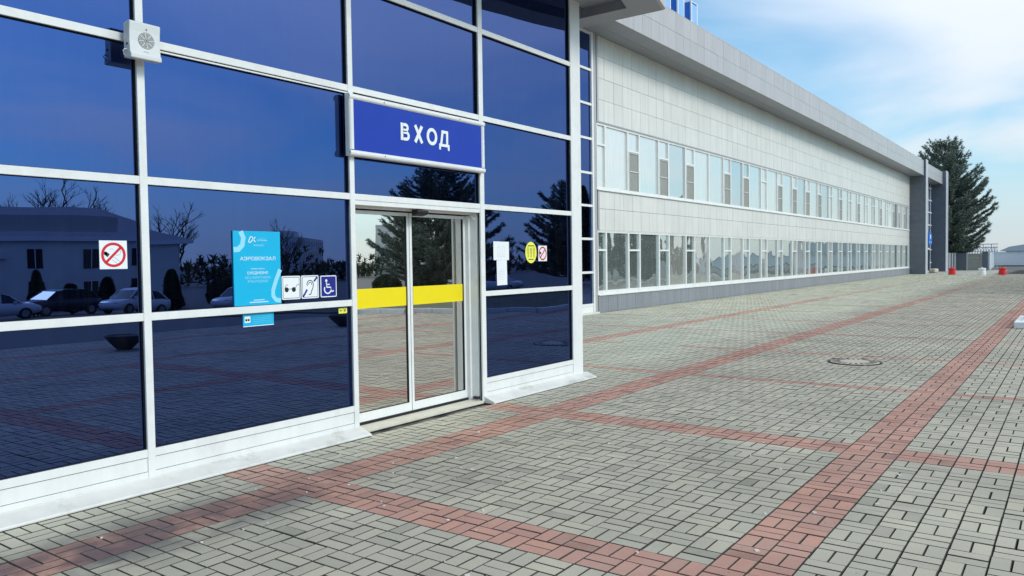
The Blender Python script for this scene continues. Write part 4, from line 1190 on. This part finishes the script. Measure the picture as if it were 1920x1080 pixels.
# ------------------------------------------------------------------ conifers
def needles_mesh(name, tips, mat, rs, nl, wd, per=26):
    """bottle-brush clumps of needle tufts. tips: list of (p0, p1)"""
    P0 = np.array([t[0] for t in tips]); P1 = np.array([t[1] for t in tips])
    n = len(tips)
    t = rs.random((n, per, 1)) ** 0.8
    base = P0[:, None] * (1 - t) + P1[:, None] * t
    ax = (P1 - P0); ax /= np.linalg.norm(ax, axis=1)[:, None]
    d = rs.normal(size=(n, per, 3)); d /= np.linalg.norm(d, axis=2)[..., None]
    d = d + ax[:, None] * 0.75; d /= np.linalg.norm(d, axis=2)[..., None]
    s = np.cross(d, rs.normal(size=(n, per, 3))); s /= np.linalg.norm(s, axis=2)[..., None]
    ln = nl * rs.uniform(0.7, 1.25, (n, per, 1))
    tri = np.stack([base - s * wd, base + s * wd, base + d * ln], 2).reshape(-1, 3)
    m_ = len(tri) // 3
    me = bpy.data.meshes.new(name)
    me.vertices.add(len(tri)); me.vertices.foreach_set('co', tri.ravel().astype('f'))
    me.loops.add(len(tri)); me.loops.foreach_set('vertex_index', np.arange(len(tri), dtype='i'))
    me.polygons.add(m_); me.polygons.foreach_set('loop_start', np.arange(0, len(tri), 3, dtype='i')); me.polygons.foreach_set('loop_total', np.full(m_, 3, 'i'))
    me.materials.append(mat); me.update(calc_edges=True); me.shade_flat()
    return me


def make_pine(seed, H=13.8, rmax=4.7, z0=1.7, label=None, group=None):
    rs = np.random.default_rng(seed)
    root = empty('pine_tree', (0, 0, 0), label, 'tree', group)
    wood = MB()
    wood.tube([(0, 0, -0.2), (0.05, 0, H * 0.3), (-0.04, 0.05, H * 0.65), (0, 0, H)], [0.26, 0.2, 0.12, 0.02], 9)
    br = MB(); tips = []
    z = z0
    while z < H - 0.25:
        u = (z - z0) / (H - z0)
        Lm = rmax * (1 - u) ** 0.62 * (0.80 + 0.28 * min(1, u * 6)) + 0.25
        nb = 7 if u < 0.75 else 5
        a0 = rs.random() * 6.28
        for k in range(nb):
            a = a0 + 6.283 * k / nb + rs.normal(0, 0.16)
            Lb = Lm * (rs.uniform(0.55, 0.95) if k % 2 else rs.uniform(0.85, 1.22))
            rise = (0.30 + 0.5 * u) * Lb
            pts = []
            for q in range(6):
                s = q / 5
                pts.append(Vector((math.cos(a) * Lb * s, math.sin(a) * Lb * s, z + rise * (0.35 * s + 0.65 * s * s) - 0.12 * Lb * math.sin(s * 3.14) * (1 - u))))
            r0 = 0.03 + 0.05 * (1 - u)
            br.tube(pts, [r0 * (1 - 0.85 * q / 5) for q in range(6)], 5)
            ns = max(5, int(Lb * 7.5))
            for q in range(ns):
                s = 0.22 + 0.78 * (q + rs.random()) / ns
                i = min(4, int(s * 5)); f_ = s * 5 - i
                p = pts[i].lerp(pts[i + 1], f_)
                side = 1 if q % 2 else -1
                da = a + side * rs.uniform(0.35, 1.0)
                ls_ = (1.05 - 0.55 * s) * min(1.0, 0.35 + Lb * 0.2) * rs.uniform(0.7, 1.2)
                e = p + Vector((math.cos(da) * ls_, math.sin(da) * ls_, ls_ * rs.uniform(0.25, 0.75)))
                br.tube([p, e], [0.014, 0.006], 3)
                m_ = p.lerp(e, 0.35)
                tips.append((tuple(m_), tuple(e)))
                if ls_ > 0.55:
                    e2 = p.lerp(e, 0.55) + Vector((math.cos(a) * 0.3, math.sin(a) * 0.3, 0.28))
                    tips.append((tuple(p.lerp(e, 0.45)), tuple(e2)))
            e = pts[-1]; d = (pts[-1] - pts[-2]).normalized()
            tips.append((tuple(e - d * 0.25), tuple(e + d * 0.2 + Vector((0, 0, 0.18)))))
        z += rs.uniform(0.36, 0.52)
    tips.append(((0, 0, H - 0.5), (0, 0, H + 0.3)))
    wood.build('trunk', M_bark, root, smooth=True)
    br.build('branches', M_bark, root)
    put('crown', needles_mesh('crown', tips, M_needle, rs, 0.25, 0.024, 34), root)
    return root


pine = make_pine(3, label='tall dark pine standing behind the far portal', group='pine trees')
pine.location = (97, 6.3, 0)

# ================================================================== across the forecourt (seen mirrored in the glass)
for (x, y, s, rz, lab) in ((37.5, -27.0, (0.82, 0.82, 0.60), 1.0, 'large pine mirrored in the sliding door'), (47.5, -19.0, (0.8, 0.8, 0.66), 2.2, 'large pine mirrored in the pane right of the door'), (53.0, -26.5, (0.8, 0.8, 0.60), 4.0, 'pine standing behind the two mirrored at the entrance')):
    clone(pine, (x, y, terrain(y)), rz, s, lab)


def make_thuja(seed, H, rad, name='thuja', shape='cone'):
    rs = np.random.default_rng(seed)
    root = empty(name, (0, 0, 0))
    MB().tube([(0, 0, -0.1), (0, 0, H * 0.5)], [0.09, 0.03], 6).build('trunk', M_bark, root)
    n = 2600
    u = rs.random(n) ** 0.85
    if shape == 'cone':
        rr = rad * np.minimum(1.0, 0.35 + u * 6) * (1 - u) ** 0.55
        zz_ = 0.12 + u * (H - 0.15)
    else:
        rr = rad * np.sqrt(np.maximum(0, 1 - (2 * u - 1) ** 2)); zz_ = 0.15 + u * (H - 0.15)
    a = rs.random(n) * 6.283
    lump = 1 + 0.22 * np.sin(a * 3 + zz_ * 2.1) * np.cos(zz_ * 3.3 + a)
    q = rr * lump * (1 - 0.45 * rs.random(n) ** 2.2)
    c = np.stack([q * np.cos(a), q * np.sin(a), zz_], 1)
    tips = [(tuple(p), tuple(p + np.array([0.06 * math.cos(b), 0.06 * math.sin(b), 0.16]))) for p, b in zip(c, a)]
    put('crown', needles_mesh('crown', tips, M_thuja, rs, 0.16, 0.03, 7), root)
    return root


cyp = make_thuja(11, 6.6, 1.05, 'cypress_tree')
tag(cyp, None, 'tree', 'cypresses along the plaza edge')
cxs = [39.5, 42.0, 44.6, 47.4, 50.0, 53.1, 56.3, 59.0, 63.5]
ordn = ['first', 'second', 'third', 'fourth', 'fifth', 'sixth', 'seventh', 'eighth', 'ninth']
for k, x in enumerate(cxs):
    lab = 'slim dark cypress, %s from the near end of the row mirrored in the lower windows' % ordn[k]
    y = -9.5 - 0.6 * math.sin(k * 2.1)
    s = (rng.uniform(0.9, 1.15), rng.uniform(0.9, 1.15), rng.uniform(0.78, 1.1))
    if k == 0:
        cyp.location = (x, y, 0); cyp.scale = s; cyp['label'] = lab
    else:
        clone(cyp, (x, y, 0), rng.uniform(0, 6), s, lab)

# lawn with white kerb
lw = MB(); lw.add([(19.5, -26, terrain(-26) - .0), (70, -26, terrain(-26)), (70, -13.9, .02), (70, -8.3, .03), (20.5, -8.3, .03), (18.6, -11.6, .03), (18.4, -13.9, .02)], [(0, 1, 2, 6), (6, 2, 3, 4, 5)])
tag(lw.build('lawn', M_grass), kind='structure')
kb = empty('lawn_kerb', (0, 0, 0), 'white painted kerb edging the lawn across the forecourt', 'kerb')
kp = [(70, -8.2), (20.4, -8.2), (18.5, -11.6), (18.3, -13.9)]
for a, b in zip(kp[:-1], kp[1:]):
    A_, B_ = Vector(a), Vector(b); Ln = (B_ - A_).length; d = (B_ - A_) / Ln; nn = Vector((-d.y, d.x))
    t = 0
    while t < Ln - 0.05:
        t2 = min(t + 1.0, Ln)
        p, q = A_ + d * (t + 0.01), A_ + d * (t2 - 0.01)
        MB().prism([tuple(p - nn * .08), tuple(q - nn * .08), tuple(q + nn * .08), tuple(p + nn * .08)][::1], -0.05, 0.15).build('kerb_stone', M_wblock, kb)
        t = t2
# planter bowls
for k, (x, y, lab) in enumerate(((8.6, -10.7, 'dark shallow stone planter bowl mirrored in the left panes'), (14.1, -10.0, 'dark shallow stone planter bowl mirrored beside the door'))):
    b = empty('planter_bowl', (x, y, 0), lab, 'planter', 'stone planter bowls')
    MB().lathe([(0.14, 0.0), (0.18, 0.03), (0.32, 0.16), (0.41, 0.27), (0.43, 0.30), (0.40, 0.30), (0.37, 0.26)], 0, 0, 28).build('bowl', M_bowl, b, smooth=True)
    MB().lathe([(0.39, 0.25), (0.25, 0.28), (0.0001, 0.30)], 0, 0, 20).build('soil', M_soil, b)

# administration building
ab = empty('office_building', (0, 0, 0), 'pale two-storey office building with hipped roof, mirrored in the left panes', 'building')
BZ = -2.7; YB = -76.0


def boxw(nm, mat, x0, x1, y0, y1, z0, z1): return MB().box(x0, x1, y0, y1, z0, z1).build(nm, mat, ab)


boxw('wall', M_plaster, -30, 49, YB - 12, YB, BZ, 4.35)
boxw('wall', M_plaster, 28, 47.5, YB + 0.01, YB + 2.2, BZ, 4.3)
rf = MB(); rf.add([(-31, YB - 13, 4.36), (50, YB - 13, 4.36), (50, YB + 0.9, 4.36), (-31, YB + 0.9, 4.36), (-24, YB - 6, 7.4), (43, YB - 6, 7.4)], [(3, 2, 5, 4), (2, 1, 5), (1, 0, 4, 5), (0, 3, 4), (0, 1, 2, 3)])
rf.build('roof', M_roofm, ab)
boxw('cornice', M_paintwhite, -31, 50, YB + 0.05, YB + 0.95, 4.0, 4.355)
boxw('cornice', M_paintwhite, 27.6, 47.9, YB + 2.21, YB + 2.6, 3.95, 4.36)
boxw('roof_sign', M_fascia, 29.5, 41, YB + 1.5, YB + 1.7, 4.8, 6.2)
for k in range(14):
    x = -22 + k * 5.0
    yf = YB + (2.2 if 27 < x < 47 else 0.0)
    for zc_ in (2.4, -0.6):
        wo = MB().box(x - 0.7, x + 0.7, yf + 0.02, yf + 0.08, zc_ - 0.85, zc_ + 0.85).build('window', M_darkwin, ab)
        MB().box(x - 0.04, x + 0.04, yf + 0.081, yf + 0.12, zc_ - 0.85, zc_ + 0.85).build('glazing_bar', M_paintwhite, wo)
    if k % 2 == 0:
        boxw('air_conditioner', M_plastic, x + 1.5, x + 2.3, yf + 0.01, yf + 0.4, 2.4, 3.0)

for (x, y, w, h, lab) in ((190, -176, 34, 16.0, 'distant five-storey apartment block mirrored in the sliding door'), (158, -196, 40, 12.5, 'distant flat-roofed block with roof hut, mirrored above the access signs')):
    b = empty('apartment_block', (x, y, -2.7), lab, 'building', 'distant apartment blocks')
    b.rotation_euler = (0, 0, R(-40))
    MB().box(-w / 2, w / 2, -8, 8, 0, h).build('wall', M_plaster, b)
    MB().box(-3, 3, -3, 3, h, h + 2.4).build('roof_hut', M_plaster, b)
    for fz in range(int(h / 3.0)):
        for q in range(int(w / 4)):
            xx = -w / 2 + 2 + q * 4
            MB().box(xx - 0.9, xx + 0.9, 8.01, 8.08, 1.0 + fz * 3.0, 2.5 + fz * 3.0).build('window', M_darkwin, b)


# far belt of trees beyond the car park
rs_ = np.random.default_rng(77)
nb_ = 2600
bx_ = rs_.uniform(-150, 520, nb_)
hh_ = 5.5 + 2.2 * np.sin(bx_ * 0.11) + 1.6 * np.sin(bx_ * 0.37 + 1) + 1.0 * np.sin(bx_ * 0.9)
bz_ = -2.7 + rs_.random(nb_) * np.maximum(2.5, hh_)
by_ = -150 - 0.10 * bx_ + rs_.normal(0, 4, nb_)
tb = needles_mesh('far_tree_belt', [((a, b, c), (a + rs_.normal(0, .6), b, c + 1.3)) for a, b, c in zip(bx_, by_, bz_)], M_thuja, rs_, 1.5, 0.22, 14)
tag(put('far_tree_belt', tb), 'dark belt of far trees and brush beyond the car park', 'trees', kind='stuff')


# bare trees
def bare_tree(seed, H):
    rs = random.Random(seed)
    root = empty('bare_tree', (0, 0, 0))
    mb = MB()

    def grow(p, d, ln, r_, lev):
        e = p + d * ln
        mb.tube([p, e], [r_, r_ * 0.65], 5 if lev < 2 else 3)
        if lev >= 5: return
        for _ in range(3 if lev > 0 else 4):
            nd = (d + Vector((rs.uniform(-1, 1), rs.uniform(-1, 1), rs.uniform(-0.2, 0.7))) * 0.75).normalized()
            grow(p + d * ln * rs.uniform(0.65, 1.0), nd, ln * rs.uniform(0.55, 0.8), r_ * 0.55, lev + 1)
    grow(Vector((0, 0, 0)), Vector((0, 0, 1)), H * 0.28, H * 0.02, 0)
    MB().tube([(0, 0, -0.3), (0, 0, 0.5)], [H * .026, H * .021], 8).build('trunk', M_bark, root)
    mb.build('crown', M_bark, root)
    return root


bt = bare_tree(5, 15)
bt.scale = (1.5, 1.5, 1.35); bt.location = (44, -97, BZ); tag(bt, 'broad bare tree behind the office building roof', 'tree', 'bare winter trees')
clone(bt, (50, -99, BZ), 2.0, (1.4, 1.4, 1.25), 'bare tree second behind the office building roof')
clone(bt, (59, -94, BZ), 1.0, 1.15, 'bare tree off the right gable of the office building')
clone(bt, (76, -92, BZ), 3.0, 1.0, 'bare tree in the gap beyond the office building')
clone(bt, (62, -40, terrain(-40)), 0.4, 0.5, 'slender bare tree behind the mirrored pines')

# clipped shrubs before the office
cone = make_thuja(21, 2.6, 0.62, 'thuja_shrub'); tag(cone, None, 'shrub', 'thujas before the office')
ball = make_thuja(22, 1.9, 1.15, 'round_shrub', 'ball'); tag(ball, None, 'shrub', 'round shrubs before the office')
spots = [(16, -50), (18.2, -52), (20.6, -51), (22.5, -49), (24.0, -52), (25.5, -50.5), (27.3, -49.0), (29.0, -48), (32.5, -49.5), (36, -47), (38.0, -49)]
ordn += ['tenth', 'eleventh']
for k, (x, y) in enumerate(spots):
    lab = 'cone-shaped thuja before the office, %s from the left' % ordn[k]
    if k == 0: cone.location = (x, y, terrain(y)); cone['label'] = lab
    else: clone(cone, (x, y, terrain(y)), k * 1.3, (rng.uniform(0.7, 1.3), rng.uniform(0.7, 1.3), rng.uniform(0.6, 1.25)), lab)
for k, (x, y) in enumerate([(19, -50), (34.5, -46), (39.5, -45.5), (43.0, -33.0), (40.5, -34.5)]):
    lab = 'rounded dark shrub across the forecourt, %s from the left' % ordn[k]
    if k == 0: ball.location = (x, y, terrain(y)); ball['label'] = lab
    else: clone(ball, (x, y, terrain(y)), k * 0.9, rng.uniform(0.85, 1.3), lab)


# parked cars
def make_car(paint):
    root = empty('parked_car', (0, 0, 0), None, 'car', 'parked cars')
    st_ = [(-2.2, 0.55, 0.78, .80), (-2.12, 0.36, 0.98, .86), (-1.5, 0.30, 1.02, .90), (-0.6, 0.28, 1.0, .91), (0.5, 0.28, 0.98, .91), (1.2, 0.28, 0.95, .90), (1.9, 0.32, 0.88, .86), (2.18, 0.42, 0.76, .78), (2.25, 0.5, 0.64, .70)]
    mb = MB(); ns = 8
    for (x, zl, zh, hw) in st_:
        zm = (zl + zh) / 2
        mb.v += [(x, -hw * .92, zl), (x, -hw, zm), (x, -hw * .97, zh - .06), (x, -hw * .86, zh), (x, hw * .86, zh), (x, hw * .97, zh - .06), (x, hw, zm), (x, hw * .92, zl)]
    for i in range(len(st_) - 1):
        for k in range(ns):
            k2 = (k + 1) % ns
            mb.f.append((i * ns + k, i * ns + k2, (i + 1) * ns + k2, (i + 1) * ns + k))
    mb.f.append(tuple(range(ns))[::-1]); mb.f.append(tuple(range((len(st_) - 1) * ns, len(st_) * ns)))
    mb.build('body', paint, root, smooth=True)
    cab = [(-2.0, 0.98, .82), (-1.55, 1.42, .70), (-0.9, 1.54, .66), (0.1, 1.53, .66), (0.55, 1.42, .68), (1.25, 0.96, .80)]
    m2 = MB()
    for (x, z, hw) in cab:
        m2.v += [(x, -hw - 0.06 * (z > 1.1), 0.93), (x, -hw, z), (x, hw, z), (x, hw + 0.06 * (z > 1.1), 0.93)]
    for i in range(len(cab) - 1):
        for k in range(3): m2.f.append((i * 4 + k, i * 4 + k + 1, i * 4 + 4 + k + 1, i * 4 + 4 + k))
    m2.f.append((0, 1, 2, 3)[::-1]); m2.f.append((20, 21, 22, 23))
    m2.build('cabin_glass', M_darkwin, root)
    m3 = MB()
    for i in (1, 2, 3):
        a, b = cab[i], cab[i + 1]
        m3.add([(a[0], -a[2] - .01, a[1] + .012), (b[0], -b[2] - .01, b[1] + .012), (b[0], b[2] + .01, b[1] + .012), (a[0], a[2] + .01, a[1] + .012)], [(0, 1, 2, 3)])
    for s in (-1, 1):
        for (xa, za, xb, zb) in ((-0.95, 0.95, -0.88, 1.53), (0.1, 0.95, 0.06, 1.53), (1.22, 0.95, 0.56, 1.43), (-1.95, 0.98, -1.5, 1.44)):
            m3.tube([(xa, s * (.80 if za < 1 else .7), za), (xb, s * .69, zb)], 0.045, 5)
    m3.build('roof_and_pillars', paint, root)
    for x in (-1.35, 1.38):
        for s in (-1, 1):
            w_ = MB().lathe([(0.20, -0.1), (0.33, -0.1), (0.345, -0.06), (0.345, 0.06), (0.33, 0.1), (0.20, 0.1)], 0, 0, 18).build('wheel', M_rubber, root, (x, s * 0.82, 0.345))
            w_.rotation_euler = (R(90), 0, 0)
            MB().lathe([(0.21, -0.105), (0.21, 0.105)], 0, 0, 14).build('rim', M_rim, w_)
    for s in (-1, 1):
        MB().box(2.05, 2.2, s * 0.55 - 0.16, s * 0.55 + 0.16, 0.64, 0.76).build('headlight', M_rim, root)
        MB().box(-2.22, -2.1, s * 0.68 - 0.1, s * 0.68 + 0.1, 0.72, 0.92).build('tail_lamp', M_lampred, root)
        MB().box(0.75, 0.95, s * 0.92 - 0.08, s * 0.92 + 0.08, 0.98, 1.1).build('side_mirror', paint, root)
    return root


car = make_car(M_carwhite); car['label'] = 'white parked car mirrored right of the left mullion'
car.location = (25.3, -41.5, terrain(-41.5)); car.rotation_euler = (0, 0, R(160))
clone(car, (31.0, -38.5, terrain(-38.5)), R(165), 1.0, 'white parked car mirrored just left of the cyan board')
clone(car, (18.6, -44.5, terrain(-44.5)), R(15), 1.0, 'white parked car mirrored at the left picture edge')
clone(car, (52.0, -33.5, terrain(-33.5)), R(80), 1.0, 'white parked car under the mirrored pine')
dc = make_car(M_cardark); dc['label'] = 'dark parked van-like car mirrored between the white ones'; dc.location = (23.2, -47.0, terrain(-47)); dc.rotation_euler = (0, 0, R(170)); dc.scale = (1.1, 1.1, 1.15)

# lamp standard on the forecourt
lp = empty('street_lamp', (58, -12.5, 0), 'grey street lamp with curved arm mirrored in the window bands', 'street lamp')
MB().tube([(0, 0, 0), (0, 0, 6.5), (0.1, 0.3, 7.3), (0.2, 1.4, 7.8)], [0.09, 0.06, 0.05, 0.04], 8).build('pole', M_steel, lp)
MB().box(0.05, 0.35, 1.3, 2.0, 7.72, 7.86).build('lamp_head', M_steel, lp)
